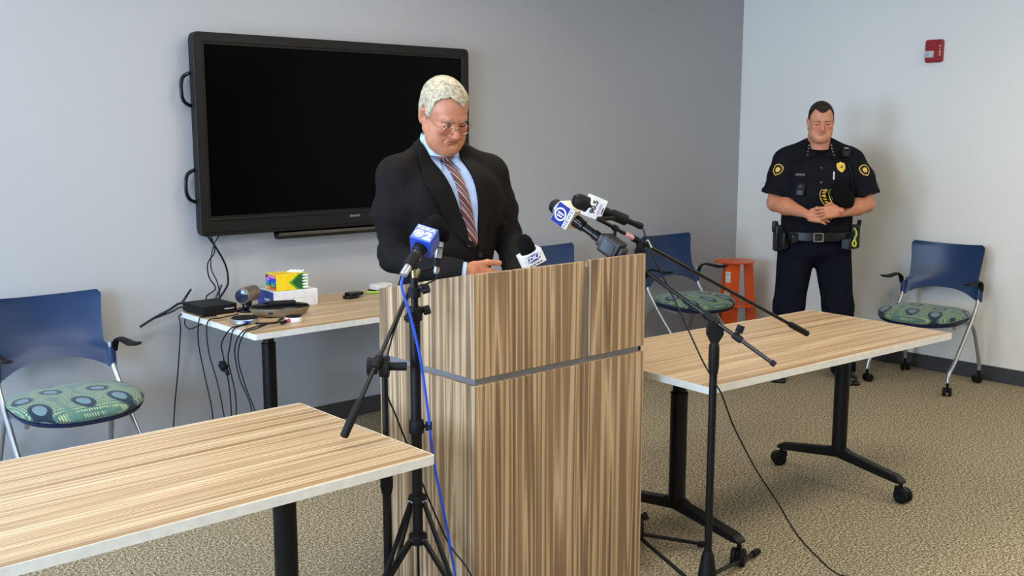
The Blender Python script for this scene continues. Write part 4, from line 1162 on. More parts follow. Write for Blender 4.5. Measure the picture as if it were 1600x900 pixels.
def drape(name, bvh, left, right, nv, nu, off, th, mat, parent, ydir=1, mb=None, bevel=0, side=None):
    """panel hugging a body surface; left/right are polylines of (x,z) seen from the front (or (y,z) with side=+-1)"""
    def samp(P, t):
        t *= len(P) - 1; i = min(int(t), len(P) - 2); u = t - i
        return P[i][0] * (1 - u) + P[i + 1][0] * u, P[i][1] * (1 - u) + P[i + 1][1] * u
    last = [None]
    def fn(u, v):
        a = samp(left, v); b = samp(right, v); x = a[0] * (1 - u) + b[0] * u; z = a[1] * (1 - u) + b[1] * u
        if side is None: o_ = Vector((x, -1.5 * ydir, z)); d_ = Vector((0, ydir, 0))
        else: o_ = Vector((side * 1.5, x, z)); d_ = Vector((-side, 0, 0))
        h = bvh.ray_cast(o_, d_)
        if h[0] is None:
            h2 = bvh.find_nearest(last[0] if last[0] is not None else Vector((x, -.1, z))); p, n_ = h2[0], h2[1]
        else: p, n_ = h[0], h[1]
        last[0] = p
        if n_.dot(d_) > 0: n_ = -n_
        o2 = off(u, v) if callable(off) else off
        return p + n_ * o2 - d_ * .0, n_
    m = mb or MB(); m.grid(fn, nu, nv, th)
    if mb is None: return m.build(name, mat, parent, ang=50, bevel=bevel)
    return m

def skin_mat(name, rgb, red=.25):
    a = NT(name); at = a.n('ShaderNodeAttribute', _attribute_name='tint')
    v = a.coord(); f = a.noise(v, 38, 4, .6); c = lin(rgb)
    base = a.ramp(f, [(.32, (c[0] * .93, c[1] * .80, c[2] * .76, 1)), (.5, c), (.68, (min(1, c[0] * 1.06), c[1] * 1.08, c[2] * 1.10, 1))])
    a.base(a.mix(1.0, base, at.outputs['Color'], 'MULTIPLY'))
    a.set(.48, 0, .4); a.b.inputs['Subsurface Weight'].default_value = .12
    a.b.inputs['Subsurface Radius'].default_value = (.012, .005, .003)
    a.b.inputs['Subsurface Scale'].default_value = .5
    a.bump(a.noise(v, 420, 3), .12, .0008)
    return a.m
def cloth_mat(name, rgb, gs=900, bump=.2, rough=.8, spec=.25, sheen=.1):
    a = NT(name); v = a.coord(); c = lin(rgb)
    a.base(a.ramp(a.noise(v, 18, 3), [(.3, tuple(x * .86 for x in c[:3]) + (1,)), (.7, tuple(x * 1.12 for x in c[:3]) + (1,))]))
    a.set(rough, 0, spec, 0, sheen)
    a.bump(a.math('ADD', a.math('MULTIPLY', a.noise(v, gs, 1), .15), a.noise(v, 14, 3, .6, .4)), bump, .01)
    return a.m

def bump_g(d, w): return np.exp(-(d / w) ** 2)
def make_head(h, P):
    """head in its own frame: origin between the ears, face towards -y. P tunes the build."""
    S = SDF((-.115, -.150, -.19 ), (.115, .135, .145), h)
    fw = P.get('fw', 1.0); fz = P.get('frown', .002); es = P.get('ear', 1.0); ck = P.get('cheek', 1.0)
    S.ell((0, .018, .045), (.078, .098, .084))
    S.ell((0, -.020, .030), (.070 * fw, .072, .070), k=.03)
    S.ell((0, -.032, -.035), (.062 * fw, .058, .072), k=.03)
    for s in (-1, 1):
        S.cone((s * .058 * fw, .005, -.045), (s * .022, -.062, -.094), .026, .022, k=.03)          # jaw
        S.ell((s * .046 * fw, -.040, -.055), (.028 * ck, .034, .038 * ck), k=.03)                            # cheek / jowl
        S.ell((s * .042 * fw, -.066, -.020), (.022, .018, .016), k=.02)                            # cheekbone
        S.ell((s * .046 * fw, -.042, -.082), (.020 * P.get('jowl', 1), .030, .022), k=.025)
    S.ell((0, -.074, -.094), (.023, .017, .018), k=.02)                                            # chin
    S.ell((0, -.070, -.062), (.030, .022, .026), k=.02)                                            # mouth mound
    if P.get('double', 0): S.ell((0, -.040, -.112), (.046, .044, .024), k=.03)
    S.chain([(-.046, -.070, .020), (-.026, -.082, .0215), (0, -.084, .021), (.026, -.082, .0215), (.046, -.070, .020)], [.009, .0125, .011, .0125, .009], k=.014)                                # brow ridge
    S.cone((0, -.086, .020), (0, -.088, .004), .010, .009, k=.012)
    for s in (-1, 1): S.ell((s * .033, -.098, .005), (.0205, .0175, .0125), k=.008, op='s')           # sockets
    S.chain([(0, -.087, .006), (0, -.098, -.016), (0, -.110, -.034)], [.0085, .0100, .0145], k=.009)  # nose
    for s in (-1, 1):
        S.ell((s * .0145, -.098, -.038), (.0090, .0115, .0085), k=.005)
        S.ell((s * .0075, -.107, -.0475), (.0042, .0065, .004), k=.002, op='s')
    for s in (-1, 1):                                                                               # closed-down lids
        S.ell((s * .033, -.0765, .002), (.0150, .0138, .0125), k=.003)
        S.ell((s * .033, -.0790, -.0115), (.0155, .010, .006), k=.005)                              # bags
        S.cone((s * .020, -.0915, -.0045), (s * .046, -.0850, -.0040), .0012, k=.0015, op='s')      # lash line
        S.cone((s * .016, -.102, -.036), (s * .036, -.084, -.064), .0030, k=.006, op='s')           # nasolabial
    S.cone((-.020, -.0880, -.0585), (0, -.0945, -.0565), .0042, .005, k=.005); S.cone((0, -.0945, -.0565), (.020, -.0880, -.0585), .005, .0042, k=.005)
    S.chain([(-.018, -.0855, -.0680), (0, -.0885, -.0665), (.018, -.0855, -.0680)], [.0045, .0060, .0045], k=.005)
    S.chain([(-.028, -.0850, -.0640 - fz), (-.013, -.0940, -.0620 - fz * .2), (0, -.0968, -.0612), (.013, -.0940, -.0620 - fz * .2), (.028, -.0850, -.0640 - fz)], [.0007, .0018, .0018, .0018, .0007], k=.003, op='s')
    S.ell((0, -.093, -.079), (.016, .006, .005), k=.010, op='s')
    for s in (-1, 1):                                                                               # ears
        R = rotm(0, s * .10, s * -P.get('flare', .50))
        S.ell((s * .0865 * fw - s * .006 * (1 - es) * 3, .016, -.002), (.0072, .0195 * es, .0345 * es), R, k=.005)
        S.ell((s * .0905 * fw, .008, .002), (.0055, .0110 * es, .0205 * es), R, k=.003, op='s')
        S.ell((s * .078 * fw, .002, -.022), (.006, .008, .010), k=.004)
    nk = P.get('neck', .058)
    ne = P.get('neckend', (0, .055, -.18)); S.chain([(0, .020, -.045), (ne[0] * .5, .010 + ne[1] * .5, (ne[2] - .045) * .5), ne], [nk * .95, nk, nk * 1.06], k=.03)
    return S
def head_tint(P):
    lips = np.array(P.get('lips', (.80, .62, .62)))
    def t(v):
        c = np.ones((len(v), 3))
        def mul(w, col): 
            nonlocal c
            c = c * (1 - w[:, None] + w[:, None] * np.array(col))
        x, y, z = v[:, 0], v[:, 1], v[:, 2]; ax_ = np.abs(x)
        fr = 1 / (1 + np.exp((y + .055) / .008))
        mul(fr * np.exp(-((ax_ - .042) / .022) ** 2 - ((z + .030) / .022) ** 2) * .8, (1.02, .84, .80))
        mul(fr * np.exp(-(ax_ / .016) ** 2 - ((z + .036) / .016) ** 2) * .9, (1.0, .80, .76))
        mul(fr * np.clip(np.exp(-(ax_ / .024) ** 4 - ((z + .0625) / .0075) ** 4), 0, 1), lips)
        mul(fr * np.exp(-((ax_ - .033) / .018) ** 2 - ((z + .006) / .016) ** 2) * .55, (.86, .74, .74))
        mul(fr * np.exp(-((z + .004) / .0022) ** 2 - ((ax_ - .033) / .014) ** 4) * .75, (.35, .25, .22))
        mul(np.exp(-((ax_ - .082) / .010) ** 2 - (z / .035) ** 2 - ((y - .012) / .02) ** 2) * .6, (1.0, .80, .76))
        if 'stub' in P: mul(np.clip(fr * (z < -.05), 0, 1) * P['stub'], (.90, .88, .90))
        return c
    return t
def hand_sdf(h, curls, spread=0.05, thumb=((.020, .034, -.006), (.052, .062, -.010), (.088, .076, -.014)), sc=1.0, fore=.03, lens=(.072, .080, .075, .060)):
    S = SDF((-.05, -.07, -.09), (.21, .105, .05), h)
    S.box((.052, 0, 0), (.046, .040, .0145), rnd=.0135, k=.01)
    S.ell((.030, .026, -.006), (.030, .018, .016), k=.012); S.ell((.040, -.026, -.004), (.036, .014, .014), k=.01)
    S.cone((-.012, 0, 0), (.015, 0, 0), fore * .74, .0225, k=.02)
    ends = []
    for i, (y, L_) in enumerate(zip((.031, .0105, -.0105, -.030), lens)):
        a = 0; p = Vector((.088 - abs(i - 1.3) * .004, y, .001)); r = .0092 - .0007 * (i == 3)
        yaw = spread * (1.5 - i); Pn = [p - Vector((.02, 0, 0)), p]; rr = [r * .95, r * 1.06]
        for q, fr in enumerate((.45, .30, .25)):
            a += curls[i][q]
            d = Vector((math.cos(a) * math.cos(yaw), math.cos(a) * math.sin(yaw), -math.sin(a)))
            p = p + d * L_ * fr; Pn.append(p); rr.append(r * (1.0, .93, .80)[q])
        S.chain(Pn, rr, k=.004)
        for q in (1, 2): S.ell(Pn[q + 0], (r * 1.10, r * 1.04, r * 1.08), k=.003)
        ends.append((Pn[-1], d))
    S.chain([Vector((.006, .018, -.002))] + [Vector(t) for t in thumb], [.014, .0125, .0110, .0088], k=.006)
    return S
def skin_tint_hand(v): return np.ones((len(v), 3)) * np.array((1.0, .93, .90))

# ------------------------------------------------------------------ the speaker
SP = thing('person', 'grey-haired man in dark suit and striped tie, head bowed behind the lectern', 'person', (2.412, 3.10, 0), math.radians(-8))
skinA = skin_mat('ruddy_skin', (184, 124, 94))
HS = .985
HM = Matrix.Translation((-.058, -.085, 1.682)) @ Euler((math.radians(24), math.radians(-3), math.radians(-1)), 'XYZ').to_matrix().to_4x4() @ Matrix.Scale(HS, 4)
PH = dict(fw=.95, jowl=.85, neck=.053, neckend=tuple(HM.inverted() @ Vector((-.030, .015, 1.53))), double=1)
SH = make_head(.0022, PH); headvf = SH.mesh()
tintH = head_tint(PH); tcol = [tintH(headvf[0])]
parts = [xf(headvf, HM)]
# coarse body under the clothes
B_ = SDF((-.36, -.24, .02), (.36, .24, 1.60), .009)
B_.ell((0, .03, 1.05), (.155, .11, .14)).ell((0, 0, 1.24), (.15, .11, .16), k=.05).ell((0, 0, 1.40), (.155, .10, .10), k=.05)
B_.cone((-.15, .01, 1.46), (.15, .01, 1.46), .045, k=.04).cone((-.01, .02, 1.46), (-.035, .005, 1.57), .056, .054, k=.03)
for s in (-1, 1): B_.chain([(s * .095, .03, .98), (s * .11, .03, .52), (s * .12, .05, .09)], [.082, .055, .042], k=.03); B_.cone((s * .12, .05, .06), (s * .13, -.06, .05), .035, .03, k=.02)
SHR, ELR, WRR = (-.212, .015, 1.445), (-.230, -.005, 1.165), None
# hand placement (person frame)
def handM(wrist, xdir, dorsal, mirror=False, sc=1.0):
    x = Vector(xdir).normalized(); z = Vector(dorsal); z = (z - x * z.dot(x)).normalized(); y = z.cross(x)
    if mirror: y = -y
    return basis(wrist, x * sc, y * sc, z * sc)
WRR = Vector((-.096, -.300, 1.131)); WRL = Vector((.128, -.275, 1.055))
rh = hand_sdf(.0022, ((.25, .35, .25), (.35, .5, .35), (.45, .6, .4), (.5, .6, .45)), .05, thumb=((.026, .034, .000), (.068, .056, .004), (.112, .068, .006)), fore=.029).mesh()
lh = hand_sdf(.0022, ((.5, .6, .4), (.5, .6, .4), (.55, .6, .4), (.6, .6, .4)), .03, fore=.029).mesh()
# right hand: fingers towards +x (its left), thumb side up/front
HR = handM(WRR, (.90, -.18, -.34), (-.10, -.88, .30), False, 1.04)
HL = handM(WRL, (-.80, -.50, -.22), (.2, -.35, .95), True, 1.02)
B_.chain([SHR, ELR, WRR - Vector((.02, -.01, 0))], [.05, .04, .025], k=.02)
B_.chain([(.222, .015, 1.445), (.262, -.01, 1.20), WRL], [.05, .04, .025], k=.02)
bodyvf = B_.mesh(); parts += [bodyvf, xf(rh, HR), xf(lh, HL)]
allvf = join(parts)
n_h = len(headvf[0])
def speaker_tint(v):
    c = np.ones((len(v), 3)) * np.array((1.0, .93, .90)); c[:n_h] = tcol[0]; return c
body = obj_vf('body', allvf, skinA, SP, speaker_tint)

def hairline_speaker(X, Y, Z):
    aX = np.abs(X)
    front = .098 - .024 / (1 + np.exp(-(X - .004) / .006)) + .004 * np.sin(X * 190) - .2 * np.clip(aX - .045, 0, 1)
    side = np.interp(Y, [-.11, -.075, -.052, -.042, -.034, -.026, -.014, -.006, .000, .008, .028, .036, .05, .08, .12], [.096, .092, .086, .074, .040, .014, .002, .008, .026, .040, .040, .022, -.030, -.050, -.055])
    w = np.clip((aX - .040) / .022, 0, 1)
    f2 = np.where(Y > -.02, side, front)
    return f2 * (1 - w) + side * w
hair_a = NT('silver_grey_hair'); v_ = hair_a.coord((1, .35, 1)); n_ = hair_a.noise(v_, 170, 3, .6, .8); nb = hair_a.noise(hair_a.coord(), 60, 3)
gz = hair_a.n('ShaderNodeSeparateXYZ'); hair_a.l(hair_a.coord(), gz.inputs[0])
hair_a.base(hair_a.ramp(hair_a.math('ADD', hair_a.math('MULTIPLY', n_, .5), hair_a.math('MULTIPLY', nb, .5)), [(.34, lin((120, 112, 96))), (.46, lin((164, 154, 130))), (.60, lin((194, 184, 156)))]))
hair_a.set(.6, 0, .3); hair_a.bump(n_, .5, .003)
def build_hair(P, thick, line, wave, h=.0024):
    S = SDF((-.125, -.150, -.12), (.125, .145, .165), h); fw = P.get('fw', 1); t = thick
    S.ell((0, .018, .049), (.0785 + t * .35, .098 + t * .7, .083 + t)); S.ell((0, -.020, .036), (.070 * fw + t * .45, .072 + t * .8, .070 + t), k=.03)
    S.ell((0, .026, -.005), (.0745 + t * .2, .088 + t * .4, .070), k=.03)
    sl, X, Y, Z = S._blk(S.lo, S.lo + S.h * S.n, 0)
    if wave: S.g += wave * (np.sin(X * 210 + 3 * np.sin(Y * 90)) * np.sin(Y * 170 + 2 * np.sin(Z * 120)) * .6 + .5 * np.sin(X * 90 + Y * 260 + Z * 130)).astype(np.float32)
    d = ((Z - line(X, Y, Z)) * .75).astype(np.float32)      # negative below the line = removed
    S._op(sl, d, 's', .010)
    return S
hairvf = xf(build_hair(PH, .013, hairline_speaker, .0012).mesh(), HM)
obj_vf('hair', hairvf, hair_a.m, SP)
def brows(mat, parent, HM, hv, r=.0028, z=.021, tilt=.002, line=False):
    bv = BVHTree.FromPolygons(hv[0].tolist(), hv[1].tolist()); m = MB()
    def sn(x, z_, o=.0):
        h = bv.ray_cast(Vector((x, -.3, z_)), Vector((0, 1, 0)))[0]
        return HM @ (h + Vector((0, -o, 0)))
    for s in (-1, 1):
        m.tube([sn(s * .013, z - tilt, .0004), sn(s * .026, z + .003, .0006), sn(s * .040, z + .004, .0006), sn(s * .052, z - .001, .0)], [r * .7, r, r * .9, r * .4], 8, smooth=3)
    return m.build('eyebrows', mat, parent, ang=80)
brows(plain('grey_brow_hair', (132, 112, 92), .9), SP, HM, headvf, r=.0046, z=.0165)
def lashes(mat, parent, HM, hv, zc=-.0042):
    bv = BVHTree.FromPolygons(hv[0].tolist(), hv[1].tolist()); m = MB()
    for s in (-1, 1):
        P = [HM @ (bv.ray_cast(Vector((s * x, -.3, z_)), Vector((0, 1, 0)))[0] + Vector((0, -.0003, 0))) for x, z_ in ((.020, zc + .001), (.027, zc - .0012), (.034, zc - .0018), (.041, zc - .001), (.047, zc + .001))]
        m.tube(P, [.0010, .0018, .0021, .0019, .0010], 6, smooth=3)
    return m.build('eyelashes', mat, parent, ang=80)
lashes(plain('dark_lash', (46, 30, 24), .8), SP, HM, headvf)
# glasses
gm = plain('thin_metal_rims', (170, 160, 145), .25, 1)
m = MB(); gz_ = -.012
def rim(cx, a=.0235, b=.0150):
    P = [(cx + a * math.copysign(abs(math.cos(t_)) ** .75, math.cos(t_)), gz_ + b * math.copysign(abs(math.sin(t_)) ** .8, math.sin(t_))) for t_ in [2 * PI * k / 28 for k in range(28)]]
    return P
def gy(x): return -.107 + 2.2 * x * x
fr_ = MB()
for s in (-1, 1):
    P = rim(s * .032); L_ = [HM @ Vector((x, gy(x), z)) for x, z in P]; fr_.tube(L_ + L_[:2], .0009, 6, cap=False)
    fr_.tube([HM @ Vector(p) for p in ((s * .0555, gy(.0555), -.008), (s * .066, -.094, -.007), (s * .072, -.07, -.004), (s * .083, .0, .008), (s * .084, .02, .006))], .0011, 6, smooth=3)
fr_.tube([HM @ Vector(p) for p in ((-.0090, gy(.009), -.010), (0, -.1095, -.006), (.0090, gy(.009), -.010))], .0010, 6, smooth=4)
glo = fr_.build('glasses', gm, SP)
gmat = NT('clear_lens'); gmat.base((1, 1, 1, 1)); gmat.set(.02, 0, .5); gmat.b.inputs['Transmission Weight'].default_value = 1; gmat.b.inputs['IOR'].default_value = 1.05
gmat.b.inputs['Alpha'].default_value = .10
for s in (-1, 1):
    P = rim(s * .032, .0230, .0145); m = MB(); m.add([HM @ Vector((x, gy(x) + .0004, z)) for x, z in P], [tuple(range(len(P)))]); m.build('lens', gmat.m, glo, fixn=False)

# jacket
suit = cloth_mat('charcoal_suit_wool', (23, 21, 20), bump=.3, rough=.8, spec=.12, sheen=0)
J_ = SDF((-.42, -.46, .80), (.42, .24, 1.66), .0052)
J_.ell((0, .045, .98), (.190, .150, .17)); J_.ell((0, .005, 1.18), (.192, .158, .20), k=.06)
J_.ell((0, .000, 1.36), (.196, .135, .15), k=.06); J_.ell((-.12, -.025, 1.36), (.10, .095, .13), k=.06); J_.ell((.12, -.025, 1.36), (.10, .095, .13), k=.06)
J_.cone((-.185, .02, 1.462), (.185, .02, 1.462), .062, k=.05)
for s in (-1, 1): J_.cone((s * .180, .02, 1.470), (s * .050 - .01, .030, 1.565), .058, .046, k=.04)
J_.ell((-.01, .045, 1.56), (.082, .060, .06), k=.04)
J_.chain([(-.210, .018, 1.455), (-.232, .012, 1.32), (-.232, -.003, 1.165)], [.070, .061, .056], k=.055)
J_.chain([(-.232, -.003, 1.165), (-.185, -.150, 1.142), (-.140, -.262, 1.137), (-.103, -.298, 1.133)], [.057, .051, .043, .041], k=.02)
J_.chain([(.205, .018, 1.452), (.240, .010, 1.33), (.268, -.010, 1.215)], [.070, .062, .057], k=.055)
J_.chain([(.268, -.010, 1.215), (.218, -.130, 1.140), (.158, -.235, 1.075)], [.058, .052, .044], k=.02)
# neck opening and cut ends
J_.ell((-.032, -.030, 1.655), (.076, .098, .115), k=.008, op='s')
J_.plane_cut((0, 0, .815), (0, 0, -1))
def cut_end(S, p, d, k=.003):
    p = Vector(p); d = Vector(d).normalized(); c = p + d * .05
    S.box(c, (.065, .065, .05), np.array(frame_from_z(d)), rnd=.003, k=k, op='s')
cut_end(J_, (-.108, -.293, 1.134), (.80, -.50, -.1)); cut_end(J_, (.158, -.235, 1.075), (-.08, -.12, -.05))
# sleeve and body creases
def crease(S, c, axis, r, a0, a1, slant, w=.006, k=.014, front=(0, -1, 0)):
    ax_ = Vector(axis).normalized(); e1 = Vector(front); e1 = (e1 - ax_ * e1.dot(ax_)).normalized(); e2 = ax_.cross(e1)
    P = []; R = []
    for i in range(6):
        t = i / 5; a = a0 + (a1 - a0) * t
        P.append(Vector(c) + (e1 * math.cos(a) + e2 * math.sin(a)) * (r + .001 + .004 * abs(2 * t - 1)) + ax_ * slant * (t - .5)); R.append(w * (1 - .85 * abs(2 * t - 1)))
    S.chain(P, R, k=k, op='s')
rngc = random.Random(3)
for s, A_, E__, W_ in ((-1, (-.212, .018, 1.455), (-.262, -.003, 1.175), (-.105, -.300, 1.150)), (1, (.205, .018, 1.452), (.268, -.010, 1.215), (.135, -.265, 1.135))):
    A_, E__, W_ = Vector(A_), Vector(E__), Vector(W_)
    pass
for z0, x0, x1, dz in ((1.20, -.16, -.03, -.03), (1.14, -.17, -.02, .03), (1.25, .06, .17, .05), (1.12, .05, .17, .04)):
    J_.cone((x0, -.150, z0), (x1, -.170, z0 + dz), .003, .002, k=.018, op='s')
def folds(v, seed, xs=.165, arm=.0075, body=.0025):
    a = vnoise(v + np.stack([v[:, 2] * .3, v[:, 2] * 0, v[:, 0] * .5], 1), (7, 7, 24), seed, 2)
    a = np.where(a > 0, a * .35, a)                       # sharp valleys, soft ridges
    b = vnoise(v, (8, 8, 6), seed + 9)
    w = np.clip((np.abs(v[:, 0]) - xs) / .05, 0, 1) * np.clip((1.43 - v[:, 2]) / .08, 0, 1)
    return a * arm * 1.6 * w + b * body
def suit_folds(v): return folds(v, 3, .175, .006, .003)
jk = obj_vf('jacket', J_.mesh(), suit, SP, wr=suit_folds)
bj = bvh_of(jk)
# shirt front, tie, lapels laid over the chest
shirt = cloth_mat('light_blue_shirt_cotton', (172, 196, 236), bump=.12, rough=.7, spec=.3, sheen=0)
def vline(x0, z0, x1, z1, n=5, bow=0): return [(x0 + (x1 - x0) * i / n + bow * math.sin(PI * i / n), z0 + (z1 - z0) * i / n) for i in range(n + 1)]
SZ0, SZ1 = 1.545, 1.185
drape('shirt_front', bj, vline(-.100, SZ0, .012, SZ1), vline(.038, SZ0, .040, SZ1, bow=.012), 36, 12, lambda u, v: .004 - .012 * max(0, (v - .88) / .12), .006, shirt, SP)
# tie
tie = NT('diagonal_striped_silk'); v_ = tie.coord((1, 1, 1), rot=(0, math.radians(-52), 0)); sp = tie.n('ShaderNodeSeparateXYZ'); tie.l(v_, sp.inputs[0])
st_ = tie.math('FRACT', tie.math('MULTIPLY', sp.outputs[2], 30.0))
tie.base(tie.ramp(st_, [(0, lin((120, 36, 32))), (.16, lin((38, 22, 28))), (.30, lin((196, 178, 170))), (.38, lin((96, 84, 92))), (.52, lin((168, 72, 54))), (.62, lin((30, 24, 34))), (.74, lin((150, 142, 146))), (.86, lin((44, 30, 38)))], 'CONSTANT'))
tie.set(.42, 0, .5, 0, .2)
tie_o = drape('necktie', bj, vline(-.046, 1.510, .000, 1.180), vline(-.014, 1.510, .050, 1.180, bow=.004), 36, 6, lambda u, v: .009 + .006 * math.sin(PI * u) - .022 * max(0, (v - .86) / .14), .007, tie.m, SP)
# knot
m = MB(); kp = Vector((-.030, -.128, 1.520))
h_ = bj.ray_cast(Vector((-.030, -1, 1.510)), Vector((0, 1, 0)))[0]; kp = (h_ if h_ else kp) + Vector((0, -.006, .010))
m.lathe([(0, -.020), (.012, -.020), (.015, -.008), (.0205, .012), (.021, .018), (.012, .022), (0, .022)], kp, rotm(-.25, .08, 0), 16, sc=(1, .62)); m.build('knot', tie.m, tie_o, ang=80)
# collar: a stand ring and two leaf points
m = MB(); nc = Vector((-.034, -.004, 1.588))
m2 = []
for k in range(33):
    a = -PI / 2 + .30 + (2 * PI - .60) * k / 32
    m2.append((math.cos(a), math.sin(a)))
V = []; F = []
for (cx, cy) in m2:
    up = .018 * (-cy * -1 + 1) * .5 + .0
    for (r, z) in ((.072, -.045), (.0725, .004), (.0680, .024), (.0655, .004)):
        V.append((nc.x + cx * r, nc.y + cy * (r + .004), nc.z + z + .022 * (cy + 1) * .5 - .010))
for k in range(32):
    for q in range(4): F.append((k * 4 + q, k * 4 + (q + 1) % 4, (k + 1) * 4 + (q + 1) % 4, (k + 1) * 4 + q))
m.add(V, F)
m.build('shirt_collar', shirt, SP, ang=60)
for s in (-1, 1):
    x0 = nc.x
    Lp = [(x0 + s * .008, 1.545), (x0 + s * .022, 1.515), (x0 + s * .040, 1.478)]
    Rp = [(x0 + s * .070, 1.580), (x0 + s * .064, 1.530), (x0 + s * .043, 1.476)]
    drape('collar_point', bj, Lp if s > 0 else Rp, Rp if s > 0 else Lp, 8, 4, .012, .004, shirt, SP)
# lapels
def lap(s, th, off):
    if s < 0:
        inner = [(-.110, 1.580), (-.096, 1.520), (-.064, 1.430), (-.026, 1.330), (.008, 1.240), (.030, 1.196)]
        outer = [(-.128, 1.575), (-.146, 1.500), (-.150, 1.432), (-.098, 1.330), (-.036, 1.240), (.022, 1.188)]
    else:
        inner = [(.040, 1.580), (.040, 1.520), (.048, 1.430), (.052, 1.330), (.050, 1.240), (.040, 1.196)]
        outer = [(.060, 1.575), (.100, 1.500), (.116, 1.432), (.108, 1.330), (.080, 1.240), (.048, 1.186)]
    L_, R_ = (outer, inner) if s < 0 else (inner, outer)
    drape('lapel', bj, L_, R_, 30, 6, lambda u, v: off + .004 * (1 - v), th, suit, SP, bevel=.001)
lap(-1, .010, .011); lap(1, .010, .0095)
drape('front_edge', bj, [(.036, 1.20), (.040, 1.05), (.03, .86)], [(.048, 1.20), (.054, 1.05), (.046, .86)], 16, 2, .005, .006, suit, SP)
m = MB()
for (x, z) in ((.050, 1.168), (.046, 1.075)):
    h_ = bj.ray_cast(Vector((x, -1, z)), Vector((0, 1, 0)))
    if h_[0]: m = MB(); m.cyl(h_[0], h_[0] + h_[1] * .009, .0095, n=16); m.build('button', plain('horn_button', (38, 30, 26), .3), SP)
# shirt cuffs
def cuff(P0, d, r, mat, parent, l=.03, sq=1.0):
    d = Vector(d).normalized(); Rr = frame_from_z(d)
    return MB().lathe([(r, -.01), (r, l), (r - .0025, l), (r - .0025, -.01)], P0, Rr, 28).build('shirt_cuff', mat, parent)
cuff((-.112, -.291, 1.135), (.80, -.48, -.12), .034, shirt, SP, .016); cuff((.158, -.235, 1.075), (-.08, -.12, -.05), .034, shirt, SP, .014)
# trousers and shoes
def trousers(mat, parent, hipw, legx, top, crotch, lo=.035, hipr=(.19, .14, .15), thigh=.10, knee=.075, hem=.062, h=.008, yo=.03, bel=0):
    S = SDF((-.42, -.30, 0), (.42, .32, top + .12), h)
    S.ell((0, yo, top - .07), hipr)
    for s in (-1, 1): lx = legx[s > 0] if isinstance(legx, tuple) else legx; S.chain([(s * hipw, yo, top - .10), (s * (hipw + lx) / 2, yo, .48), (s * lx, yo + .015, lo + .03)], [thigh, knee, hem], k=.035)
    S.plane_cut((0, 0, top), (0, 0, 1)); S.plane_cut((0, 0, lo), (0, 0, -1))
    for s in (-1, 1):
        pass
    return obj_vf('trousers', S.mesh(), mat, parent, wr=lambda v: vnoise(v, (7, 7, 4), 9) * .003)
def shoes(parent, xs_, mat, yo=.03, ang=.15):
    for s, x in zip((-1, 1), xs_):
        S = SDF((-.07, -.24, -.005), (.07, .10, .13), .005)
        S.ell((0, -.115, .035), (.048, .105, .040)); S.ell((0, .035, .040), (.038, .048, .050), k=.03); S.cone((0, .01, .05), (0, .03, .11), .040, .042, k=.03)
        S.box((0, -.065, .012), (.046, .155, .012), rnd=.010, k=.004); S.plane_cut((0, 0, 0), (0, 0, -1), 0)
        o = obj_vf('shoe', xf(S.mesh(), Matrix.Translation((x, yo, 0)) @ Matrix.Rotation(s * ang, 4, 'Z')), mat, parent)
shoe_m = plain('black_shoe_leather', (12, 12, 13), .3)
trousers(suit, SP, .09, .12, .97, .8)
shoes(SP, (-.12, .12), shoe_m)
# ------------------------------------------------------------------ the officer
OF = thing('person', 'uniformed officer standing at the white wall with hands clasped, cap under his arm', 'person', (5.893, 3.673, 0), math.radians(-50.7))
skinB = skin_mat('pink_skin', (206, 142, 108))
OM = Matrix.Translation((-.004, -.045, 1.684)) @ Euler((math.radians(9), 0, math.radians(0)), 'XYZ').to_matrix().to_4x4() @ Matrix.Scale(.945, 4)
PO = dict(fw=1.0, jowl=.8, cheek=.86, frown=.0055, ear=.80, flare=.30, neck=.068, neckend=(0, .05, -.17), double=1, lips=(.86, .68, .66))
ov = make_head(.0026, PO).mesh(); tO = head_tint(PO)(ov[0])
B_ = SDF((-.46, -.40, .02), (.46, .30, 1.60), .008)
B_.ell((0, .03, 1.05), (.19, .13, .14)).ell((0, 0, 1.24), (.19, .13, .16), k=.05).ell((0, 0, 1.40), (.18, .11, .10), k=.05)
B_.cone((-.17, .01, 1.46), (.17, .01, 1.46), .045, k=.04).cone((0, .02, 1.44), (0, .0, 1.56), .068, .066, k=.03)
oE = (Vector((-.262, -.03, 1.165)), Vector((.298, -.03, 1.165))); oW = (Vector((-.094, -.285, 1.115)), Vector((.098, -.285, 1.12)))
for s, E__, W_ in ((-1, oE[0], oW[0]), (1, oE[1], oW[1])):
    B_.chain([(s * .215, .015, 1.42), E__], [.062, .056], k=.02); B_.chain([E__, E__.lerp(W_, .35), W_], [.055, .054, .026], k=.02)
    B_.chain([(s * .11, .03, .98), (s * .15, .03, .52), (s * .185, .05, .09)], [.082, .055, .042], k=.03)
ohR = hand_sdf(.0026, ((.35, .5, .4), (.4, .55, .4), (.45, .6, .4), (.5, .6, .45)), .06, thumb=((.020, .034, -.002), (.050, .052, .010), (.082, .046, .016)), fore=.031, sc=1).mesh()
HRo = handM(oW[0] + Vector((.006, -.004, 0)), (.90, -.34, -.12), (-.30, -.90, .30), False, .96)
HLo = handM(oW[1] + Vector((-.006, -.010, .008)), (-.92, -.30, -.10), (.30, -.90, .30), True, .96)
HRo = Matrix.Translation((0, 0, -.006)) @ HRo; HLo = Matrix.Translation((0, -.022, .010)) @ HLo
bv_ = B_.mesh(); av = join([xf(ov, OM), bv_, xf(ohR, HRo), xf(ohR, HLo)]); nO = len(ov[0])
def otint(v):
    c = np.ones((len(v), 3)) * np.array((1.0, .95, .93)); c[:nO] = tO; return c
obj_vf('body', av, skinB, OF, otint)
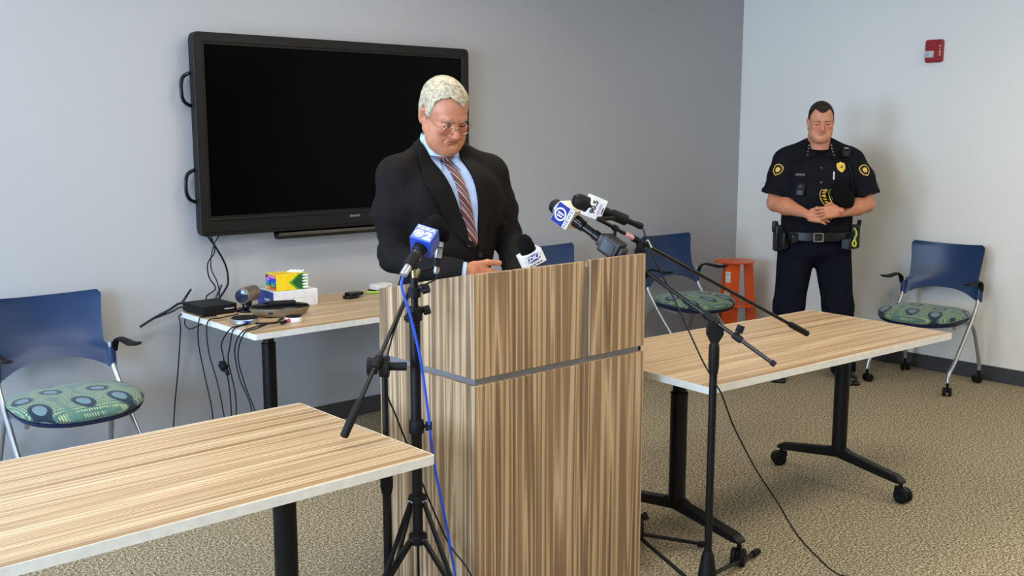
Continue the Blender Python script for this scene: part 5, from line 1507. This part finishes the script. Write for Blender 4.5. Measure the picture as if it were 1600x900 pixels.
def hairline_officer(X, Y, Z):
    aX = np.abs(X)
    front = .070 + .020 * np.clip(aX / .038, 0, 1) ** 2
    side = np.interp(Y, [-.11, -.075, -.055, -.045, -.030, -.014, -.004, .006, .028, .04, .05, .08, .12], [.092, .090, .082, .060, .022, .012, .008, .034, .034, .0, -.03, -.045, -.05])
    w = np.clip((aX - .048) / .02, 0, 1)
    f2 = np.where(Y > -.02, side, front); return f2 * (1 - w) + side * w
hb = NT('short_brown_hair'); v_ = hb.coord(); hb.base(hb.ramp(hb.noise(v_, 60, 3, .6), [(.35, lin((28, 20, 15))), (.65, lin((62, 46, 34)))])); hb.set(.75, 0, .25); hb.bump(hb.noise(v_, 500, 2), .6, .002)
obj_vf('hair', xf(build_hair(PO, .0055, hairline_officer, .0006).mesh(), OM), hb.m, OF)
brows(plain('brown_brow_hair', (128, 88, 64), .9), OF, OM, ov, r=.0030, z=.0130, tilt=.0035)
lashes(plain('brown_lash', (34, 20, 16), .8), OF, OM, ov)

uni = cloth_mat('navy_black_uniform_cloth', (19, 20, 26), bump=.35, rough=.8, spec=.15, sheen=.0)
U_ = SDF((-.46, -.32, .90), (.46, .26, 1.64), .0056)
U_.ell((0, .01, 1.02), (.225, .180, .15)); U_.ell((0, -.005, 1.17), (.232, .190, .18), k=.06); U_.ell((0, .0, 1.34), (.225, .150, .15), k=.06)
for s in (-1, 1): U_.ell((s * .10, -.06, 1.34), (.10, .085, .10), k=.05)
U_.cone((-.19, .02, 1.458), (.19, .02, 1.458), .062, k=.05)
W_s = SDF((-.46, -.32, .90), (.46, .26, 1.64), .0056)
for s in (-1, 1):
    U_.cone((s * .17, .02, 1.475), (s * .055, .03, 1.545), .055, .045, k=.04)
    ex = -.266 if s < 0 else .298
    W_s.chain([(s * .215, .018, 1.435), (ex * .90, .0, 1.33), (ex, -.022, 1.215), (ex * 1.02, -.028, 1.17)], [.076, .076, .082, .084], k=.04)
    c = Vector((ex, -.024, 1.212)); d = Vector((s * .30, -.10, -1)).normalized()
    W_s.box(c + d * .10, (.105, .14, .10), np.array(frame_from_z(d)), rnd=.003, k=.004, op='s')
    W_s.cone(c - d * .03, c + d * .01, .072, .078, k=.004, op='s')
_h = np.clip(.5 + .5 * (U_.g - W_s.g) / .03, 0, 1); U_.g = (U_.g * (1 - _h) + W_s.g * _h - .03 * _h * (1 - _h)).astype(np.float32)
for s in (-1, 1):
    A_ = Vector((s * .215, .018, 1.435)); E__ = Vector((-.266 if s < 0 else .298, -.022, 1.215))
    pass
U_.ell((0, -.06, 1.585), (.062, .085, .085), k=.008, op='s'); U_.plane_cut((0, 0, .975), (0, 0, -1))
for (p, q) in (((-.18, -.14, 1.10), (-.04, -.19, 1.07)), ((.18, -.14, 1.12), (.05, -.19, 1.08)), ((-.19, -.12, 1.04), (-.06, -.18, 1.02)), ((.19, -.12, 1.05), (.07, -.18, 1.03))): U_.cone(p, q, .004, .003, k=.02, op='s')
us = obj_vf('uniform_shirt', U_.mesh(), uni, OF, wr=lambda v: folds(v, 31, .20, .006, .004))
bu = bvh_of(us)
tro = trousers(cloth_mat('navy_uniform_trousers', (17, 19, 30), bump=.3, rough=.85, spec=.12, sheen=0), OF, .110, (.185, .222), .985, .68, hipr=(.222, .165, .16), thigh=.122, knee=.098, hem=.082)
shoes(OF, (-.185, .222), shoe_m)
bt = bvh_of(tro)
blk = M['black_gloss']
gold = plain('gold_metal', (236, 206, 96), .35, .6); goldt = plain('gold_thread', (226, 186, 70), .6)
# undershirt in the neck opening
tee = plain('black_undershirt', (12, 12, 14), .9, spec=.1)
m = MB(); 
V = []; F = []
for k in range(28):
    a = 2 * PI * k / 28
    for (r, z) in ((.074, 1.490), (.076, 1.520), (.072, 1.524)): V.append((math.cos(a) * r, -.002 + math.sin(a) * r * 1.03, z + .018 * math.sin(a)))
for k in range(28):
    for q in range(2): F.append((k * 3 + q, k * 3 + q + 1, ((k + 1) % 28) * 3 + q + 1, ((k + 1) % 28) * 3 + q))
m.add(V, F).build('undershirt_collar', tee, OF, ang=60)
# open collar leaves with four stars each
for s in (-1, 1):
    a_ = [(s * .052, 1.560), (s * .040, 1.500), (s * .018, 1.462)]; b_ = [(s * .098, 1.556), (s * .108, 1.492), (s * .090, 1.442)]
    lf = drape('collar_leaf', bu, a_ if s > 0 else b_, b_ if s > 0 else a_, 10, 5, .009, .005, uni, OF, bevel=.001)
    for k in range(4):
        p0 = (s * (.070 + .003 * k), 1.532 - .022 * k); h_ = bu.ray_cast(Vector((p0[0], -1, p0[1])), Vector((0, 1, 0)))
        if h_[0]:
            st = []
            for q in range(10):
                rr = .0062 if q % 2 == 0 else .0028; an = PI / 2 + q * PI / 5; st.append((rr * math.cos(an), rr * math.sin(an)))
            MB().prism(st, .0, .002, 'xy', M=face_M(h_[0] + h_[1] * .010, h_[1], (0, 0, 1))).build('collar_star', plain('silver_star', (210, 205, 190), .3, .6), lf)
# placket, buttons, pocket flaps
drape('placket', bu, [(-.017, 1.450), (-.017, 1.2), (-.017, .985)], [(.017, 1.450), (.017, 1.2), (.017, .985)], 24, 2, .002, .004, uni, OF)
for z in (1.395, 1.305, 1.215, 1.10):
    h_ = bu.ray_cast(Vector((0, -1, z)), Vector((0, 1, 0)))
    MB().cyl(h_[0], h_[0] + h_[1] * .0055, .0065, n=14).build('button', M['chrome'] if False else plain('dull_button', (92, 92, 96), .35, .3), OF)
for s in (-1, 1):
    x0, x1 = sorted((s * .045, s * .165))
    pk = drape('chest_pocket', bu, [(x0, 1.365), (x0, 1.23)], [(x1, 1.365), (x1, 1.23)], 8, 8, .001, .003, uni, OF)
    drape('pocket_flap', bu, [(x0 - .002, 1.368), (x0 - .002, 1.335), (x0 + .004, 1.322)], [(x1 + .002, 1.368), (x1 + .002, 1.335), (x1 - .004, 1.322)], 6, 8, .004, .005, uni, OF, bevel=.0008)
def onshirt(x, z, off=0): 
    h_ = bu.ray_cast(Vector((x, -1, z)), Vector((0, 1, 0))); return h_[0] + h_[1] * off, h_[1]
p, n_ = onshirt(-.128, 1.352, .007); Mf = face_M(p, n_, (0, 0, 1))
MB().prism(rrect(.060, .013, .002), 0, .0025, 'xy', M=Mf).build('name_bar', plain('brass_name_bar', (72, 62, 50), .45, .4), OF)
# badge
p, n_ = onshirt(.118, 1.398, .003); Mf = face_M(p, n_, (0, 0, 1))
P = [(.0, .052), (.012, .042), (.034, .036), (.038, .012), (.034, -.014), (.018, -.034), (0, -.048), (-.018, -.034), (-.034, -.014), (-.038, .012), (-.034, .036), (-.012, .042)]
bd_ = MB().prism([(a * .74, b * .74) for a, b in P], 0, .004, 'xy', M=Mf).build('badge', gold, OF, bevel=.001)
m = MB(); ring_disc(m, Mf, (0, 0), .0185, .0195, .0022, .0048); m.build('badge_ring', plain('dark_gold_print', (90, 62, 18), .4, .5), bd_, fixn=False)
MB().prism([(-.013, -.006), (-.004, .002), (.004, .012), (.015, .004), (.006, .0), (.012, -.008), (.0, -.004)], .004, .0062, 'xy', M=Mf).build('badge_eagle', plain('dark_gold_relief', (112, 80, 26), .4, .5), bd_)
# pen in the pocket
p, n_ = onshirt(.074, 1.352, .010)
m = MB(); m.tube([p + Vector((0, 0, -.030)), p + Vector((0, 0, .020))], .0048, 10); m.build('pen', M['white_plastic'], OF)
# lapel radio microphone and coiled cord
p, n_ = onshirt(.155, 1.486, .012); Mf = face_M(p, Vector((.15, -1, .35)), (.12, 0, 1))
rm = MB().prism([(-.026, .032), (.026, .032), (.030, -.010), (.018, -.036), (-.018, -.036), (-.030, -.010)], -.010, .022, 'xy', M=Mf).build('radio_microphone', M['black_matte'], OF, bevel=.004)
m = MB()
for k in range(4): m.box(Mf @ Vector((0, -.004 - k * .006, .0222)), (.026, .0022, .0014), Mf.to_3x3())
m.build('speaker_slots', M['black_gloss'], rm); MB().box(Mf @ Vector((-.002, .022, .0225)), (.026, .005, .001), Mf.to_3x3()).build('label_strip', M['grey_label'], rm)
cp = [Mf @ Vector((.0, -.036, .008))]
for (x, z) in ((.170, 1.40), (.188, 1.32), (.200, 1.22), (.205, 1.10), (.205, 1.02)):
    q, nq = onshirt(x, z, .008); cp.append(q)
MB().tube(cp, .0042, 8, smooth=6).build('radio_cord', M['cable'], OF)
# body camera on the right pocket
p, n_ = onshirt(-.118, 1.255, .004); Mf = face_M(p, n_, (.05, 0, 1))
bc = MB().prism(rrect(.058, .082, .008), 0, .020, 'xy', M=Mf).build('body_camera', M['black_matte'], OF, bevel=.003)
MB().cyl(Mf @ Vector((0, .018, .020)), Mf @ Vector((0, .018, .026)), .012, n=18).build('camera_lens', M['black_gloss'], bc); MB().prism(rrect(.036, .026, .004, cy=-.018), .020, .0225, 'xy', M=Mf).build('camera_panel', plain('blue_black_panel', (17, 20, 30), .4), bc)
# shoulder patches
for s in (-1, 1):
    c = Vector((s * .245 + (.01 if s > 0 else 0), -.048, 1.375)); d = Vector((s * -.62, .72, -.1)).normalized()
    h_ = bu.ray_cast(c - d * .5, d)
    nn = (h_[1] + Vector((0, -.5, 0))).normalized(); Mf = face_M(h_[0], h_[1], (s * -.35, 0, 1))
    def patch(k, off, nm, mt, par):
        m = MB()
        SHP = [(-.030, .026), (-.018, .036), (0, .040), (.018, .036), (.030, .026), (.032, .0), (.024, -.022), (0, -.040), (-.024, -.022), (-.032, .0)]
        cpts = [Mf @ Vector((0, 0, off))]
        ring = []
        for t_ in (.5, 1.0):
            for a, b in SHP:
                w = Mf @ Vector((a * k * t_, b * k * t_, .05)); hh = bu.ray_cast(w, -(Mf.to_3x3() @ Vector((0, 0, 1))))
                ring.append((hh[0] if hh[0] else w) + h_[1] * off)
        n = len(SHP); V = [h_[0] + h_[1] * off] + ring
        F = [(0, 1 + i, 1 + (i + 1) % n) for i in range(n)] + [(1 + i, 1 + n + i, 1 + n + (i + 1) % n, 1 + (i + 1) % n) for i in range(n)]
        m.add(V, F); return m.build(nm, mt, par, fixn=True)
    pt_ = patch(1.0, .003, 'shoulder_patch', goldt, OF); patch(.84, .0038, 'patch_field', plain('navy_patch_field', (20, 22, 40), .8), pt_)
    patch(.45, .0048, 'patch_emblem', goldt, pt_)
# duty belt following the waist
ub = SDF((-.30, -.26, .90), (.30, .26, 1.04), .006); 
beltP = [(math.sin(2 * PI * k / 48) * .232, .018 - math.cos(2 * PI * k / 48) * .190) for k in range(48)]
V = []; F = []
for (x, y) in beltP:
    for (r, z) in ((0, .932), (.007, .932), (.007, .985), (0, .985)):
        l_ = math.hypot(x, y); V.append((x * (1 + r / l_), y * (1 + r / l_), z))
for k in range(48):
    for q in range(4): F.append((k * 4 + q, k * 4 + (q + 1) % 4, ((k + 1) % 48) * 4 + (q + 1) % 4, ((k + 1) % 48) * 4 + q))
leather = plain('black_belt_leather', (13, 13, 14), .35)
be_ = MB().add(V, F).build('duty_belt', leather, OF, bevel=.002)
Mb = face_M(Vector((-.004, -.182, .958)), (0, -1, 0), (0, 0, 1))
m = MB(); o_, i_ = rrect(.062, .058, .004), rrect(.048, .044, .003); n = len(o_)
V = [Mb @ Vector((a, b, z)) for P_, z in ((o_, 0), (i_, 0), (i_, .004), (o_, .004)) for a, b in P_]; F = []
for q in range(4):
    for k in range(n): F.append((q * n + k, q * n + (k + 1) % n, ((q + 1) % 4) * n + (k + 1) % n, ((q + 1) % 4) * n + k))
m.add(V, F); m.build('buckle', M['chrome'], be_, bevel=.0008)
MB().cyl(Mb @ Vector((-.024, 0, .003)), Mb @ Vector((.010, 0, .005)), .0022, n=8).build('buckle_pin', M['chrome'], be_)
def pouch(x, y, z, sx, sy, sz, ang, nm='pouch', mat=None):
    R = rotm(0, 0, ang)
    return MB().box((x, y, z), (sx, sy, sz), R).build(nm, mat or leather, be_, bevel=.009, seg=3)
pouch(-.238, -.03, .935, .055, .085, .17, .15, 'holster'); pouch(-.262, -.045, 1.01, .035, .05, .075, .1, 'holster'); pouch(-.205, -.10, .925, .055, .045, .11, .75); pouch(-.150, -.145, .945, .045, .035, .06, .5)
pouch(.215, -.09, .930, .070, .045, .10, -.75); pouch(.245, -.02, .955, .055, .085, .15, -.1, 'radio_holder'); pouch(.175, -.135, .915, .06, .04, .075, -.5)
MB().tube([(.262, -.03, 1.02), (.268, -.03, 1.06)], .013, 12).build('radio_knob', M['black_matte'], be_)
MB().tube([(.222, -.125, 1.015), (.232, -.150, .985), (.222, -.155, .950), (.210, -.155, .925), (.214, -.160, .905), (.226, -.158, .905), (.230, -.157, .925), (.220, -.156, .945)], .0055, 8, smooth=4).build('key_lanyard', plain('yellow_green_cord', (196, 206, 60), .6), be_)

# cap held in the crook of his left arm: its own thing, shares the officer's frame
Rof = Matrix.Translation((5.893, 3.673, 0)) @ Matrix.Rotation(math.radians(-50.7), 4, 'Z')
cz = (Rof.to_3x3() @ Vector((.62, -.62, .50))).normalized(); cf_ = Rof.to_3x3() @ Vector((-.88, -.45, .02)); cf_ = (cf_ - cz * cf_.dot(cz)).normalized()
cpos = Rof @ Vector((.085, -.235, 1.205))
cap = thing('peaked_cap', 'black peaked cap with gold leaf trim, held against the officer\'s belly', 'cap', cpos)
cap.rotation_euler = basis((0, 0, 0), (-cf_).cross(cz), -cf_, cz).to_3x3().to_euler(); cap.scale = (.88, .88, .88)
felt = cloth_mat('black_cap_felt', (11, 11, 14), bump=.15, rough=.9, spec=.1, sheen=0)
MB().lathe([(.072, 0), (.074, .035), (.098, .058), (.104, .066), (.098, .074), (.07, .082), (0, .086)], n=36, sc=(1, 1.08)).build('crown', felt, cap, ang=50)
MB().lathe([(.0745, .003), (.0760, .006), (.0760, .028), (.0745, .031)], n=36, sc=(1, 1.08)).build('cap_band', M['black_gloss'], cap)
m = MB()
def vis(u, v):
    a = (-.5 + u) * 2.0 - PI / 2; r0 = .073; r = r0 + .066 * v * (math.cos((u - .5) * PI) ** .6)
    return (math.cos(a) * r, math.sin(a) * r * 1.08, .006 - .020 * v), (0, 0, 1)
m.grid(vis, 24, 6, .003); vz = m.build('visor', M['black_gloss'], cap)
m = MB()
for k in range(9):
    u = .10 + .8 * k / 8; (p0, _) = vis(u, .32); (p1, _) = vis(u + (.05 if k < 4 else -.05), .82)
    p0 = Vector(p0) + Vector((0, 0, .0025)); p1 = Vector(p1) + Vector((0, 0, .0025)); d = (p1 - p0); w = d.cross(Vector((0, 0, 1))).normalized() * .0055
    m.prism([(0, 0), (.35, 1), (.7, .9), (1, 0), (.7, -.9), (.35, -1)], 0, .002, 'xy', M=basis(p0, d, w, (0, 0, 1)))
leaf = m.build('gold_leaves', goldt, vz)
MB().tube([vis(k / 12, .98)[0] for k in range(13)], .0026, 8).build('gold_braid', goldt, vz)
MB().tube([(math.cos(a) * .0765, math.sin(a) * .0826, .012) for a in [(-PI / 2 - 1.25 + 2.5 * k / 14) for k in range(15)]], .0032, 8).build('chin_strap', gold, cap)
